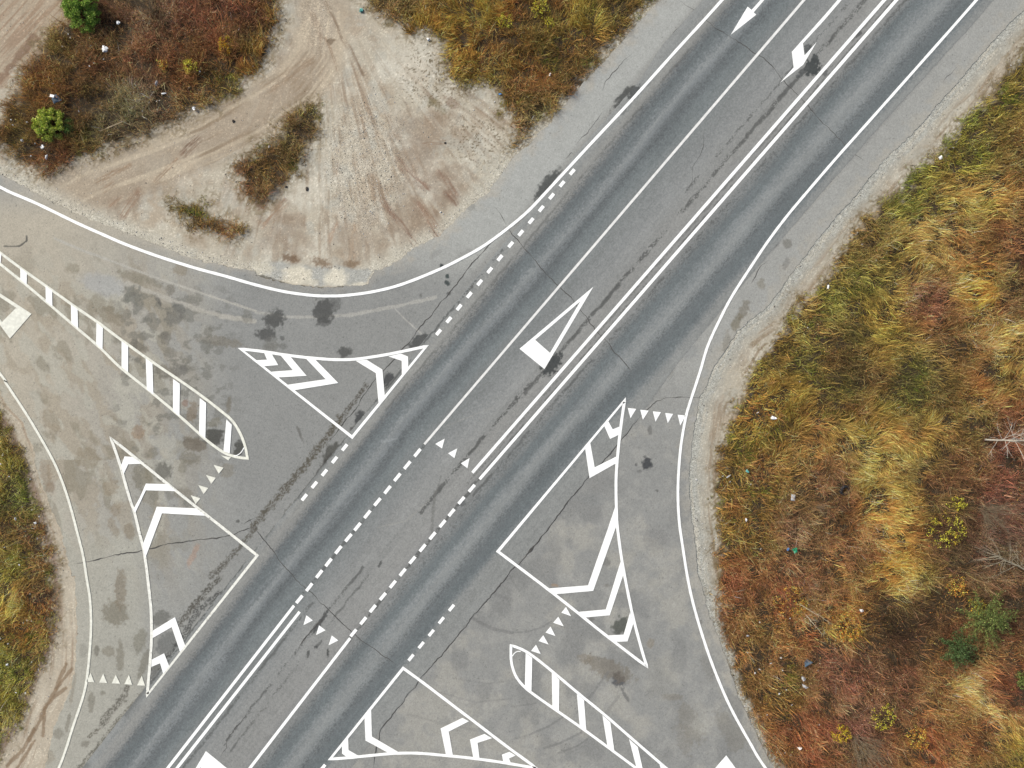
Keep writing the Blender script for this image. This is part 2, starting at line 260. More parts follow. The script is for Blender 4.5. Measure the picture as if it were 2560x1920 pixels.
# ---- old side-road tarmac
DK = (84, 85, 84)
def old_asphalt(X, Y):
    u, v = road_uv(X, Y)
    C = np.zeros(X.shape+(3,)); west = u < 90
    C[:] = alb((158, 159, 156))
    n1 = fbm(X/70., Y/70., 71, 5); n2 = fbm(X/18., Y/18., 72, 4); n3 = fbm(X/4., Y/4., 73, 3)
    mix(C, (145, 146, 144), (~west)*1.0)
    mix(C, (158, 157, 151), (~west)*sstep(0.45, 0.65, n1)*0.9)
    mix(C, (160, 160, 156), (~west)*sstep(0.5, 0.7, fbm(X/38., Y/38., 74, 4))*0.5)
    mix(C, (130, 131, 130), (~west)*sstep(0.5, 0.7, fbm(X/55., Y/75., 70, 4))*0.7)
    mix(C, (134, 135, 134), (~west)*sstep(0.52, 0.7, n2)*0.45)
    # pale old shoulders
    mix(C, (175, 177, 174), west*sstep(-176, -196, u)*sstep(180, 520, v))
    mix(C, (156, 157, 154), (~west)*sstep(322, 336, u)*sstep(350, 620, v))
    ed = sdf(POLY_E, X, Y)
    mix(C, (170, 166, 156), (~west)*sstep(34, -4, ed+(n2-0.5)*60)*0.55)
    edw = sdf(POLY_W, X, Y); mix(C, (188, 182, 170), west*(v > -2000)*sstep(30, -4, edw+(n2-0.5)*60)*0.55*(u < -165))
    # west: dust and blotches
    dust = sstep(560, 40, X+0.15*(Y-900))*west*sstep(430, 560, Y)
    mix(C, (190, 182, 165), dust*0.85)
    wy = np.where(Y > 1150, 0.25, 0.75)
    qx = X*0.8-Y*0.6*wy; qy = X*0.6*wy+Y*0.8
    b1 = fbm(qx/34.+n2*0.7, qy/75.+n1, 75, 5); b2 = fbm(qx/26.+n1*1.5, qy/60., 76, 5)
    low = sstep(600, 330, X)*west*sstep(560, 760, Y)*sstep(1560, 1300, Y)
    mix(C, (166, 156, 138), low*sstep(0.50, 0.60, b1)*0.55)
    mix(C, (184, 182, 170), low*sstep(0.53, 0.60, b2)*0.65)
    mix(C, (140, 134, 118), low*sstep(0.60, 0.68, fbm(qx/30., qy/55., 79, 5))*0.55)
    lane = sstep(390, 330, X)*west*sstep(1250, 1420, Y)
    mix(C, (178, 177, 167), lane*0.75)
    mid = west*sstep(640, 540, X)*sstep(240, 330, X)*sstep(680, 760, Y)*sstep(1250, 1050, Y)
    mix(C, (118, 117, 110), mid*sstep(0.56, 0.64, fbm(X/26., Y/20., 77, 5))*0.6)
    mix(C, (140, 142, 142), west*sstep(470, 640, X)*sstep(640, 720, Y)*0.55)
    st = fbm((X*0.93+Y*0.36)/90., (-X*0.36+Y*0.93)/3.0, 78, 3)
    C *= (1+(st-0.5)*0.10*west*sstep(500, 900, Y+X*0.3))[..., None]
    # dusty light lines following the curve
    crv = T(0, 1, [(470, 400), (700, 500), (1000, 610), (1350, 740), (1700, 860), (2212, 1030)])
    stroke(C, X, Y, crv, 3.4, (186, 184, 176), 0.8, 0.4, 81)
    stroke(C, X, Y, T(0, 1, [(1100, 790), (1300, 860), (1600, 980), (1900, 1070), (2200, 1120)]), 7, (184, 181, 172), 0.75, 0.6, 82)
    stroke(C, X, Y, T(1, 1, [(0, 1040), (250, 1080), (500, 1080), (800, 1065), (1200, 990), (1550, 910)]), 5, (180, 179, 173), 0.75, 0.5, 83)
    stroke(C, X, Y, T(1, 1, [(1200, 1010), (1300, 1110), (1430, 1225)]), 1.6, (192, 190, 184), 0.8, 0.2, 84)
    stroke(C, X, Y, T(1, 1, [(0, 1320), (300, 1340)]), 5, (140, 142, 141), 0.5, 0.5, 84)
    blob(C, X, Y, *next(TB(0, 1, [(900, 800, 190, 90, 15, (172, 174, 174), .7)])), 0.3, 3, 0.4)
    stroke(C, X, Y, T(0, 1, [(40, 470), (170, 470), (235, 420), (230, 380)]), 2.5, (92, 92, 88), 0.9, 0.4, 85)
    for c, r, L in ((1, 1, [(590, 1030, 95, 110, 10, DK, .92), (690, 965, 60, 55, 0, (100, 101, 100), .8), (160, 1100, 88, 72, 0, DK, .92), (90, 1235, 85, 55, 5, (88, 89, 88), .92), (770, 1385, 52, 48, 0, (90, 91, 89), .92),
                            (1410, 1290, 100, 48, -32, (84, 86, 86), .95), (1150, 1625, 50, 66, 20, (76, 78, 80), .95), (225, 1260, 22, 20, 0, DK, .8), (240, 1330, 30, 24, 0, (110, 110, 107), .7), (130, 1310, 60, 60, 0, (118, 118, 114), .6),
                            (580, 1120, 60, 45, 0, DK, .85), (130, 1340, 60, 40, 0, (120, 119, 113), .6)]),
                    (0, 1, [(1150, 890, 90, 75, -15, (112, 113, 107), .85), (1190, 1000, 40, 75, 20, (114, 114, 108), .8), (950, 1070, 120, 62, 30, (134, 126, 110), .8), (1130, 730, 120, 38, 20, (134, 129, 115), .75), (1330, 780, 110, 30, 25, (132, 128, 115), .7),
                            (1550, 1000, 62, 36, 25, (104, 105, 102), .85), (1500, 1090, 90, 55, -25, (114, 113, 108), .8), (1300, 1090, 55, 40, -20, (118, 117, 110), .8), (1430, 1260, 45, 50, 0, (118, 114, 106), .8), (1465, 1385, 60, 60, 0, (122, 120, 113), .7),
                            (1900, 1290, 190, 40, 8, (126, 120, 108), .7), (1780, 1330, 45, 55, 0, (116, 116, 110), .75), (1200, 1330, 90, 32, 28, (108, 104, 95), .8), (1560, 1545, 66, 48, -10, (106, 105, 101), .8), (1430, 1560, 90, 60, 30, (118, 113, 103), .75),
                            (1570, 670, 62, 48, 0, (142, 132, 114), .7), (630, 660, 60, 50, 0, (140, 133, 116), .7), (1470, 840, 40, 45, 0, (120, 115, 105), .75), (1370, 940, 18, 60, -25, DK, .8), (1800, 1210, 40, 50, 0, (118, 116, 108), .7), (2130, 1080, 50, 60, 0, (120, 119, 112), .7)]),
                    (0, 2, [(1690, 525, 110, 55, 18, (110, 100, 86), .85), (1850, 450, 85, 80, 0, (82, 82, 78), .95), (2065, 555, 42, 70, 15, (84, 84, 80), .95), (1410, 760, 75, 72, 0, (96, 95, 89), .9), (1230, 800, 85, 110, 15, (120, 114, 98), .75),
                            (1650, 640, 90, 55, 10, (124, 118, 104), .7), (1200, 425, 60, 60, 0, (146, 122, 98), .75), (750, 640, 105, 90, 0, (146, 136, 117), .7), (440, 320, 70, 100, -30, (150, 139, 120), .7), (960, 890, 60, 80, 20, (150, 137, 117), .7),
                            (1000, 1080, 40, 70, 30, (146, 133, 114), .7), (980, 1240, 35, 90, -20, (144, 132, 113), .65), (1120, 1270, 45, 70, -15, (136, 124, 106), .7), (1580, 720, 35, 70, 0, (130, 126, 113), .7), (1960, 740, 60, 60, 0, (132, 126, 112), .6),
                            (1310, 600, 50, 45, 0, (126, 121, 107), .7), (1670, 1480, 26, 110, 25, (176, 143, 122), .6), (1600, 165, 30, 30, 0, (140, 112, 98), .8), (1660, 240, 40, 90, 10, (128, 112, 92), .75), (1580, 950, 70, 50, 0, (128, 122, 108), .6),
                            (1330, 960, 45, 60, 0, (118, 116, 108), .6), (1460, 960, 30, 50, 0, (120, 118, 110), .6), (1640, 1020, 60, 35, -15, (100, 100, 97), .7), (2055, 1185, 16, 16, 0, (76, 76, 74), .9), (1980, 180, 22, 70, 10, (120, 114, 102), .8),
                            (1860, 330, 50, 40, -20, (128, 124, 110), .7), (400, 780, 50, 110, -15, (146, 128, 108), .6), (430, 900, 45, 50, 0, (140, 120, 100), .6)]),
                    (0, 3, [(1000, 320, 105, 105, 20, (124, 118, 103), .85), (1040, 110, 48, 160, 0, (132, 122, 106), .85), (940, 650, 60, 45, 0, (134, 128, 114), .75), (1040, 700, 34, 120, 0, (128, 123, 110), .8), (1210, 560, 52, 100, 10, (126, 123, 110), .75),
                            (1390, 370, 75, 70, 0, (100, 100, 95), .8), (1450, 590, 90, 110, 35, (98, 100, 100), .75), (790, 1090, 30, 80, 0, (126, 122, 110), .75), (835, 640, 22, 45, 0, (110, 106, 96), .8), (1240, 760, 34, 120, 18, (118, 114, 102), .75),
                            (510, 1360, 45, 45, 0, (128, 124, 112), .7), (590, 1260, 16, 110, 12, (122, 117, 104), .7), (420, 1560, 50, 60, 20, (150, 140, 122), .6), (740, 1450, 34, 28, -20, (124, 120, 110), .8), (890, 1010, 25, 20, 0, (120, 116, 104), .7),
                            (1360, 820, 50, 70, 35, (92, 93, 92), .85), (630, 980, 14, 150, 10, (140, 132, 116), .6), (720, 640, 40, 70, 0, (140, 138, 130), .5)]),
                    (2, 2, [(1165, 685, 44, 46, 0, (70, 72, 75), .98), (1190, 405, 20, 38, 0, (106, 106, 104), .85), (1148, 626, 12, 12, 0, (84, 84, 85), .9), (1070, 697, 14, 15, 0, (80, 80, 81), .9), (1100, 755, 22, 14, 0, (100, 100, 100), .7), (1250, 920, 13, 12, 0, (92, 92, 91), .85),
                            (815, 1540, 40, 40, 0, (112, 112, 110), .85), (1240, 1330, 110, 90, 0, (128, 128, 127), .6), (720, 1000, 120, 50, 0, (132, 135, 135), .5), (1100, 135, 120, 50, 0, (124, 127, 129), .5), (180, 1150, 60, 50, 0, (112, 116, 118), .5),
                            (1560, 300, 30, 25, 0, (170, 170, 170), .6), (590, 980, 60, 40, 0, (134, 136, 135), .5)]),
                    (2, 3, [(945, 430, 72, 78, 20, (84, 87, 82), .92), (915, 895, 55, 66, -10, (86, 87, 90), .95), (830, 800, 220, 80, 25, (112, 104, 92), .75), (980, 1030, 14, 70, -30, (98, 98, 99), .9), (1390, 1045, 90, 28, 0, (122, 117, 108), .7),
                            (690, 370, 26, 16, 0, (100, 99, 96), .8), (640, 710, 70, 40, 15, (126, 117, 104), .6), (1690, 790, 50, 110, -20, (128, 127, 122), .6), (1550, 1280, 90, 180, -25, (128, 124, 115), .6), (1900, 1350, 90, 200, -30, (122, 119, 111), .6),
                            (1480, 1420, 60, 150, -20, (130, 126, 118), .5), (1630, 1290, 70, 90, -25, (166, 166, 160), .6), (1200, 580, 30, 40, 30, (136, 126, 110), .6), (1400, 250, 26, 16, 0, (172, 172, 166), .6), (1930, 1120, 60, 130, -25, (118, 119, 119), .6),
                            (1630, 400, 18, 18, 0, (110, 108, 104), .7), (1290, 900, 150, 200, 0, (158, 157, 150), .35), (820, 80, 26, 16, 0, (118, 116, 110), .7), (370, 80, 30, 12, 10, (160, 136, 112), .7)]),
                    (2, 1, [(2155, 800, 32, 50, 0, (128, 124, 112), .75), (2000, 1020, 40, 90, 20, (116, 110, 98), .8), (1940, 1130, 38, 70, 30, (110, 104, 88), .85), (1850, 1300, 30, 90, 10, (128, 124, 114), .7), (1330, 1540, 60, 60, 0, (128, 128, 122), .6), (1500, 1380, 90, 70, 0, (126, 130, 132), .5)]),
                    (3, 1, [(175, 450, 42, 42, 0, (112, 110, 104), .85), (155, 620, 26, 55, 15, (122, 121, 118), .7), (60, 470, 40, 18, -45, (120, 119, 117), .7)]),
                    (2, 0, [(990, 850, 150, 62, -48, (84, 86, 85), .95), (320, 1590, 150, 62, -46, (84, 87, 86), .95), (330, 1150, 10, 10, 0, DK, .6)]),
                    (1, 1, [(1605, 640, 18, 18, 0, (62, 68, 70), .95), (1653, 727, 17, 19, 0, (64, 74, 74), .95), (1655, 785, 24, 22, 0, (64, 72, 72), .95), (1665, 878, 18, 14, 0, (84, 86, 86), .9), (1425, 895, 12, 16, 0, (100, 100, 98), .8), (1850, 130, 50, 34, 0, (134, 134, 130), .6),
                            (1800, 530, 110, 22, -30, (138, 138, 136), .5), (1560, 530, 70, 22, -30, (136, 136, 134), .5)]),
                    (1, 2, [(900, 300, 46, 62, 15, (74, 76, 77), .95), (640, 600, 52, 100, 32, (88, 88, 84), .92), (600, 700, 34, 110, 38, (66, 64, 62), .9), (860, 390, 40, 40, 40, (60, 58, 56), .9), (380, 430, 12, 70, -22, (104, 102, 98), .8)])):
        for i, b in enumerate(TB(c, r, L)):
            b = b[:6]+(b[6]*(0.98 if b[6] > .9 else 0.78),); blob(C, X, Y, *b, 0.6, 90+i*7+c*3+r*11, 0.24, 7.)
    # weedy dark seam strips
    for c, r, pts, w, cc in ((1, 2, [(950, 10), (820, 190), (690, 350)], 16, (88, 84, 76)), (1, 2, [(720, 300), (600, 480), (500, 610), (360, 780), (200, 970), (60, 1130), (-20, 1230)], 26, (92, 87, 76)), (1, 2, [(1030, 180), (930, 290), (880, 380)], 10, (70, 68, 64)),
                             (1, 2, [(700, 600), (560, 790), (440, 930), (350, 1010)], 13, (76, 72, 66)), (1, 2, [(320, 1050), (270, 1110)], 16, (84, 80, 74)), (1, 2, [(180, 1220), (80, 1350)], 10, (84, 80, 74)),
                             (0, 3, [(1890, 20), (1740, 180), (1640, 300), (1560, 400)], 24, (86, 83, 76)), (0, 3, [(1900, 150), (1720, 290), (1640, 420), (1500, 650), (1400, 800)], 22, (84, 85, 84)), (0, 3, [(1090, 970), (1060, 1060), (960, 1170), (880, 1280)], 24, (112, 109, 101)),
                             (0, 3, [(860, 1320), (770, 1390)], 14, (118, 114, 104)), (0, 3, [(1250, 990), (1150, 1110), (990, 1290), (850, 1470), (690, 1659)], 17, (112, 109, 100)), (0, 2, [(2200, 1250), (2080, 1400), (1900, 1600), (1820, 1659)], 20, (100, 97, 90)),
                             (0, 2, [(2210, 1490), (2130, 1590)], 18, (84, 82, 78)), (1, 1, [(1690, 1020), (1590, 1150), (1480, 1270)], 8, (72, 70, 68))):
        stroke(C, X, Y, T(c, r, pts), w/3.456*1.5, tuple(q*0.97 for q in cc), 0.78, 0.8, 131, 6., True)
    # small pits
    pit = fbm(X/3.1, Y/3.1, 141, 2); mix(C, (96, 95, 92), sstep(0.85, 0.89, pit)*0.6)
    # skid marks on the east side
    for c, r, pts, w, a in ((1, 3, [(1730, 250), (1880, 370), (2050, 460), (2212, 490)], 15, .5), (2, 2, [(-20, 1659), (60, 1790)], 9, .3), (2, 3, [(0, 490), (140, 480), (260, 440), (340, 390)], 7, .4), (2, 3, [(150, 1370), (330, 1290), (450, 1210)], 9, .5),
                            (2, 3, [(270, 1490), (420, 1440), (600, 1350)], 10, .5), (2, 3, [(560, 1180), (700, 1010), (830, 830)], 12, .45), (2, 3, [(0, 1410), (120, 1380)], 8, .35), (2, 3, [(800, 1200), (920, 1040)], 14, .35), (1, 3, [(1300, 1190), (1600, 1270), (1900, 1330)], 10, .25),
                            (1, 3, [(1500, 980), (1900, 1090), (2200, 1060)], 8, .3), (2, 3, [(400, 1530), (560, 1470), (650, 1410)], 9, .4), (2, 3, [(0, 1130), (200, 1100)], 8, .3), (1, 3, [(1700, 880), (2000, 930), (2212, 900)], 7, .25), (1, 3, [(1960, 70), (2100, 170), (2212, 210)], 18, .3)):
        stroke(C, X, Y, T(c, r, pts), w/3.456*1.2, (112, 112, 112), a, 0.25, 151)
    C *= (0.93+0.12*n3+0.10*(n2-0.5)+0.10*(n1-0.5))[..., None]*np.array((1.0, 1.005, 0.965))*np.where(west, 0.97, 1.10)[..., None]
    return np.clip(C, 0.004, 0.7)

# ---- main carriageway
PROF = [(-175, 150, 150, 147), (-160, 142, 143, 141), (-140, 150, 148, 143), (-125, 139, 138, 135), (-113, 112, 116, 118), (-99, 109, 116, 118), (-86, 122, 127, 129), (-75, 140, 143, 143), (-63, 128, 132, 134), (-48, 107, 112, 114), (-37, 112, 118, 120),
        (-20, 121, 127, 128), (-5, 128, 131, 131), (15, 131, 133, 132), (40, 138, 139, 138), (70, 145, 145, 143), (95, 143, 142, 139), (120, 147, 145, 141), (150, 146, 144, 141), (165, 140, 139, 137), (180, 132, 133, 132), (196, 113, 119, 121), (208, 112, 119, 121),
        (224, 131, 135, 136), (240, 142, 144, 143), (254, 136, 139, 139), (268, 112, 117, 119), (290, 107, 114, 116), (304, 120, 125, 127), (316, 137, 138, 136), (332, 141, 142, 139), (375, 140, 140, 137)]
def main_asphalt(X, Y):
    u, v = road_uv(X, Y)
    n1 = fbm(X/80., Y/80., 171, 4); n2 = fbm(X/15., Y/15., 172, 4); n3 = fbm(X/3.2, Y/3.2, 173, 3)
    st = fbm(u/7., v/260., 174, 3); st2 = fbm(u/2.6, v/120., 175, 2)
    uu = u + (fbm(u/40., v/260., 176, 3)-0.5)*26 + (n3-0.5)*22
    P = np.array(PROF, float); A = np.stack([alb(P[:, 1:])[:, k] for k in range(3)], 1)
    C = np.stack([np.interp(uu, P[:, 0], A[:, k]) for k in range(3)], -1)
    # the junction area is a little browner and lighter, tracks fade
    mix(C, (146, 145, 142), sstep(30, 60, u)*sstep(150, 120, u)*sstep(150, -150, v)*0.55)
    # right-turn side strip
    mix(C, (143, 143, 140), sstep(300, 334, u)*0.75)
    # grainy dark fringes of the wheel tracks
    for c0 in (-118, -54, 186, 264):
        mix(C, (86, 89, 90), np.exp(-((u-c0)/13.)**2)*sstep(0.5, 0.66, fbm(X/2.3, Y/2.3, 177, 2))*0.55)
    # seams with crumbled edges
    def seam(u0, w, a, seed, vlo=-9e9, vhi=9e9):
        g = vnoise(v/75., v*0, seed)*0.5+vnoise(v/21., v*0, seed+9)*0.3
        k = (1-sstep(0.5, 1.25, np.abs(u-u0+(n2-0.5)*9)/w))*sstep(0.60, 0.72, g+vnoise(X/2.2, Y/2.2, seed+3)*0.62)*(v > vlo)*(v < vhi)
        mix(C, (70, 70, 68), k*a*0.78)
    seam(106, 5.2, 0.85, 181, 230); seam(82, 3.2, 0.7, 182, 900); seam(100, 5, 0.9, 183, -140, 300)
    seam(74, 3.6, 0.75, 184, -900, -330); seam(97, 2.6, 0.6, 185, -900, -330); seam(31, 4, 0.65, 186, -1100, -480)
    seam(158, 4.4, 0.7, 187, -20); seam(176, 3.4, 0.65, 188, -20); seam(145, 3, 0.45, 189, -20); seam(1, 4, 0.6, 190, -480, 0); seam(161, 4, 0.75, 191, -500, 0); seam(162, 4, .5, 198, -500, 0); seam(-164, 3, 0.8, 192, -900, 500)
    seam(-130, 3, 0.45, 193, 0, 1200)
    k = np.exp(-((u+166)/9.)**2)*sstep(0.55, 0.7, vnoise(v/70., v*0, 195))*(v < 100); mix(C, (90, 90, 88), k*0.5)
    # dark patches of fresh tar
    for c, r, L in ((2, 1, [(335, 1500, 66, 90, 35, (72, 74, 74), .95), (390, 1440, 34, 60, 30, (74, 76, 76), .9)]), (3, 0, [(380, 590, 75, 66, -35, (70, 74, 74), .95), (400, 520, 26, 60, 20, (72, 76, 76), .9), (300, 620, 60, 22, -40, (84, 86, 86), .8), (490, 620, 26, 30, 0, (84, 84, 84), .7), (780, 300, 30, 16, -40, (80, 80, 80), .7),
                                                                                                              (340, 420, 26, 50, 30, (84, 86, 86), .8)]),
                    (2, 0, [(1060, 800, 70, 40, -48, (84, 86, 85), .9), (960, 960, 50, 26, -48, (110, 110, 108), .6)]), (1, 3, [(540, 590, 40, 16, -50, (90, 90, 88), .7), (622, 660, 9, 42, 0, (76, 76, 75), .9), (450, 670, 12, 34, 10, (84, 84, 82), .8), (560, 400, 16, 130, 33, (76, 77, 78), .8), (515, 610, 14, 10, 0, (80, 80, 80), .8)]),
                    (1, 2, [(1070, 1560, 12, 30, 25, (80, 80, 78), .8), (1780, 1030, 34, 26, 0, (92, 94, 95), .7)]), (2, 2, [(620, 130, 60, 150, 35, (112, 117, 119), .4)])):
        for i, b in enumerate(TB(c, r, L)): blob(C, X, Y, *b, 0.75, 200+i*7, 0.12, 5.)
    for c, r, pts, w, cc, a in ((1, 2, [(1550, 930), (1530, 1100), (1520, 1290)], 16, (118, 116, 112), .6), (1, 2, [(1600, 790), (1560, 930)], 8, (112, 110, 106), .5), (1, 2, [(1500, 1000), (1300, 1180), (1050, 1240)], 8, (158, 155, 148), .5), (1, 2, [(1090, 500), (1220, 470)], 12, (150, 154, 156), .5),
                                (1, 2, [(1630, 370), (2050, 200)], 10, (154, 152, 147), .4)):
        stroke(C, X, Y, T(c, r, pts), w/3.456, cc, a, 0.5, 211)
    C *= (1+(st-0.5)*0.14+(st2-0.5)*0.08+(n2-0.5)*0.10+(n1-0.5)*0.12+(n3-0.5)*0.26)[..., None]*np.array((1.045, 1.075, 1.05))
    g0 = 0.165; C = g0*(np.clip(C, .004, 1)/g0)**1.06; gr = C.mean(-1, keepdims=True); C = (gr+(C-gr)*0.72)*np.array((0.985, 1.003, 1.0))
    return np.clip(C, 0.004, 0.7)

# ------------------------------------------------------------------ object helpers
def tag(o, label=None, cat=None, group=None, kind=None):
    if label: o['label'] = label
    if cat: o['category'] = cat
    if group: o['group'] = group
    if kind: o['kind'] = kind
    return o
def link(o, parent=None):
    col.objects.link(o)
    if parent is not None: o.parent = parent
    return o
def empty(name, loc=(0, 0, 0), rz=0):
    o = bpy.data.objects.new(name, None); o.location = loc; o.rotation_euler = (0, 0, rz); o.empty_display_size = 0.2
    return link(o)
def mesh_np(name, V, faces, mat, colors=None, attrs=None, parent=None, smooth=False, mats=None, fmat=None):
    """V (n,3); faces: (m,k) int array"""
    me = bpy.data.meshes.new(name)
    V = np.asarray(V, np.float32); faces = np.asarray(faces, np.int32)
    me.vertices.add(len(V)); me.vertices.foreach_set('co', V.ravel())
    m, k = faces.shape
    me.loops.add(m*k); me.loops.foreach_set('vertex_index', faces.ravel())
    me.polygons.add(m); me.polygons.foreach_set('loop_start', np.arange(0, m*k, k, dtype=np.int32))
    try: me.polygons.foreach_set('loop_total', np.full(m, k, np.int32))
    except Exception: pass
    if smooth: me.polygons.foreach_set('use_smooth', np.ones(m, bool))
    if colors is not None:
        a = me.attributes.new('Col', 'FLOAT_COLOR', 'POINT')
        cc = np.ones((len(V), 4), np.float32); cc[:, :3] = colors
        a.data.foreach_set('color', cc.ravel())
    for nme, vals in (attrs or {}).items():
        a = me.attributes.new(nme, 'FLOAT', 'POINT'); a.data.foreach_set('value', np.asarray(vals, np.float32))
    for mm in (mats or [mat]): me.materials.append(mm)
    if fmat is not None: me.polygons.foreach_set('material_index', np.asarray(fmat, np.int32))
    me.update(calc_edges=True); me.validate()
    o = bpy.data.objects.new(name, me)
    return link(o, parent)

# ------------------------------------------------------------------ materials
def new_mat(name):
    m = bpy.data.materials.new(name); m.use_nodes = True
    nt = m.node_tree; b = nt.nodes['Principled BSDF']; b.inputs['Roughness'].default_value = 0.9
    b.inputs['Specular IOR Level'].default_value = 0.2
    return m, nt, b
def N(nt, t, **k):
    n = nt.nodes.new(t)
    for a, v in k.items(): setattr(n, a, v)
    return n
def attr_ground(name, noise_sc, lo, hi, bump, stones=False):
    m, nt, b = new_mat(name); L = nt.links.new
    at = N(nt, 'ShaderNodeAttribute', attribute_name='Col')
    geo = N(nt, 'ShaderNodeNewGeometry')
    no = N(nt, 'ShaderNodeTexNoise'); no.inputs['Scale'].default_value = noise_sc; no.inputs['Detail'].default_value = 3; no.inputs['Roughness'].default_value = 0.7
    L(geo.outputs['Position'], no.inputs['Vector'])
    mr = N(nt, 'ShaderNodeMapRange'); mr.inputs['From Min'].default_value = 0.3; mr.inputs['From Max'].default_value = 0.7
    mr.inputs['To Min'].default_value = lo; mr.inputs['To Max'].default_value = hi
    L(no.outputs['Fac'], mr.inputs['Value'])
    vm = N(nt, 'ShaderNodeVectorMath', operation='SCALE'); L(at.outputs['Color'], vm.inputs[0]); L(mr.outputs['Result'], vm.inputs['Scale'])
    last = vm.outputs['Vector']
    if stones:
        vo = N(nt, 'ShaderNodeTexVoronoi'); vo.inputs['Scale'].default_value = 21; L(geo.outputs['Position'], vo.inputs['Vector'])
        sx = N(nt, 'ShaderNodeSeparateColor'); L(vo.outputs['Color'], sx.inputs['Color'])
        g = N(nt, 'ShaderNodeAttribute', attribute_name='gravel')
        mp = N(nt, 'ShaderNodeMapRange'); mp.inputs['From Min'].default_value = 0; mp.inputs['From Max'].default_value = 1; mp.inputs['To Min'].default_value = 0.68; mp.inputs['To Max'].default_value = 1.36
        L(sx.outputs['Red'], mp.inputs['Value'])
        vs = N(nt, 'ShaderNodeVectorMath', operation='SCALE'); L(last, vs.inputs[0]); L(mp.outputs['Result'], vs.inputs['Scale'])
        mx = N(nt, 'ShaderNodeMix', data_type='VECTOR'); L(g.outputs['Fac'], mx.inputs['Factor']); L(last, mx.inputs[4]); L(vs.outputs['Vector'], mx.inputs[5])
        last = mx.outputs[1]
    else:
        vo = N(nt, 'ShaderNodeTexVoronoi'); vo.inputs['Scale'].default_value = 16; L(geo.outputs['Position'], vo.inputs['Vector'])
        sx = N(nt, 'ShaderNodeSeparateColor'); L(vo.outputs['Color'], sx.inputs['Color'])
        mp = N(nt, 'ShaderNodeMapRange'); mp.inputs['To Min'].default_value = 0.9; mp.inputs['To Max'].default_value = 1.1
        L(sx.outputs['Green'], mp.inputs['Value'])
        vs = N(nt, 'ShaderNodeVectorMath', operation='SCALE'); L(last, vs.inputs[0]); L(mp.outputs['Result'], vs.inputs['Scale']); last = vs.outputs['Vector']
    L(last, b.inputs['Base Color'])
    bp = N(nt, 'ShaderNodeBump'); bp.inputs['Strength'].default_value = bump; bp.inputs['Distance'].default_value = 0.02
    n2 = N(nt, 'ShaderNodeTexNoise'); n2.inputs['Scale'].default_value = noise_sc*1.6; n2.inputs['Detail'].default_value = 2; L(geo.outputs['Position'], n2.inputs['Vector'])
    L(n2.outputs['Fac'], bp.inputs['Height']); L(bp.outputs['Normal'], b.inputs['Normal'])
    return m
M_EARTH = attr_ground('bare_earth', 9, 0.88, 1.13, 0.5, True)
M_OLD = attr_ground('weathered_asphalt', 12, 0.93, 1.07, 0.25)
M_MAIN = attr_ground('road_asphalt', 12, 0.92, 1.08, 0.25)
def flat_mat(name, rgb, var=0.12, sc_=6., rough=0.85, alt=None, thr=None, spec=0.2, lin_rgb=False):
    m, nt, b = new_mat(name); L = nt.links.new; b.inputs['Roughness'].default_value = rough; b.inputs['Specular IOR Level'].default_value = spec
    c = rgb if lin_rgb else alb(rgb)
    geo = N(nt, 'ShaderNodeNewGeometry')
    no = N(nt, 'ShaderNodeTexNoise'); no.inputs['Scale'].default_value = sc_; no.inputs['Detail'].default_value = 4; L(geo.outputs['Position'], no.inputs['Vector'])
    mr = N(nt, 'ShaderNodeMapRange'); mr.inputs['From Min'].default_value = 0.3; mr.inputs['From Max'].default_value = 0.7
    mr.inputs['To Min'].default_value = 1-var; mr.inputs['To Max'].default_value = 1+var; L(no.outputs['Fac'], mr.inputs['Value'])
    vm = N(nt, 'ShaderNodeVectorMath', operation='SCALE'); vm.inputs[0].default_value = tuple(c); L(mr.outputs['Result'], vm.inputs['Scale'])
    last = vm.outputs['Vector']
    if alt is not None:
        n2 = N(nt, 'ShaderNodeTexNoise'); n2.inputs['Scale'].default_value = 7; n2.inputs['Detail'].default_value = 6; n2.inputs['Roughness'].default_value = 0.75; L(geo.outputs['Position'], n2.inputs['Vector'])
        m2 = N(nt, 'ShaderNodeMapRange'); m2.inputs['From Min'].default_value = thr; m2.inputs['From Max'].default_value = thr+0.05; L(n2.outputs['Fac'], m2.inputs['Value'])
        mx = N(nt, 'ShaderNodeMix', data_type='VECTOR'); L(m2.outputs['Result'], mx.inputs['Factor']); L(last, mx.inputs[4]); mx.inputs[5].default_value = tuple(alb(alt)); last = mx.outputs[1]
    L(last, b.inputs['Base Color'])
    return m
M_PAINT = flat_mat('white_road_paint', (0.66, 0.675, 0.65), 0.07, 4, 0.7, (150, 150, 148), 0.665, lin_rgb=True)
M_PAINT2 = flat_mat('greyed_road_paint', (0.52, 0.525, 0.50), 0.1, 4, 0.75, (158, 154, 144), 0.635, lin_rgb=True)
M_PAINT3 = flat_mat('dusty_road_paint', (0.52, 0.525, 0.455), 0.12, 5, 0.75, (165, 160, 146), 0.625, lin_rgb=True)
M_WORN = flat_mat('worn_road_paint', (0.55, 0.555, 0.5), 0.12, 5, 0.75, (150, 146, 134), 0.585, lin_rgb=True)
M_CRACK = flat_mat('crack_filler', (84, 83, 80), 0.25, 5)
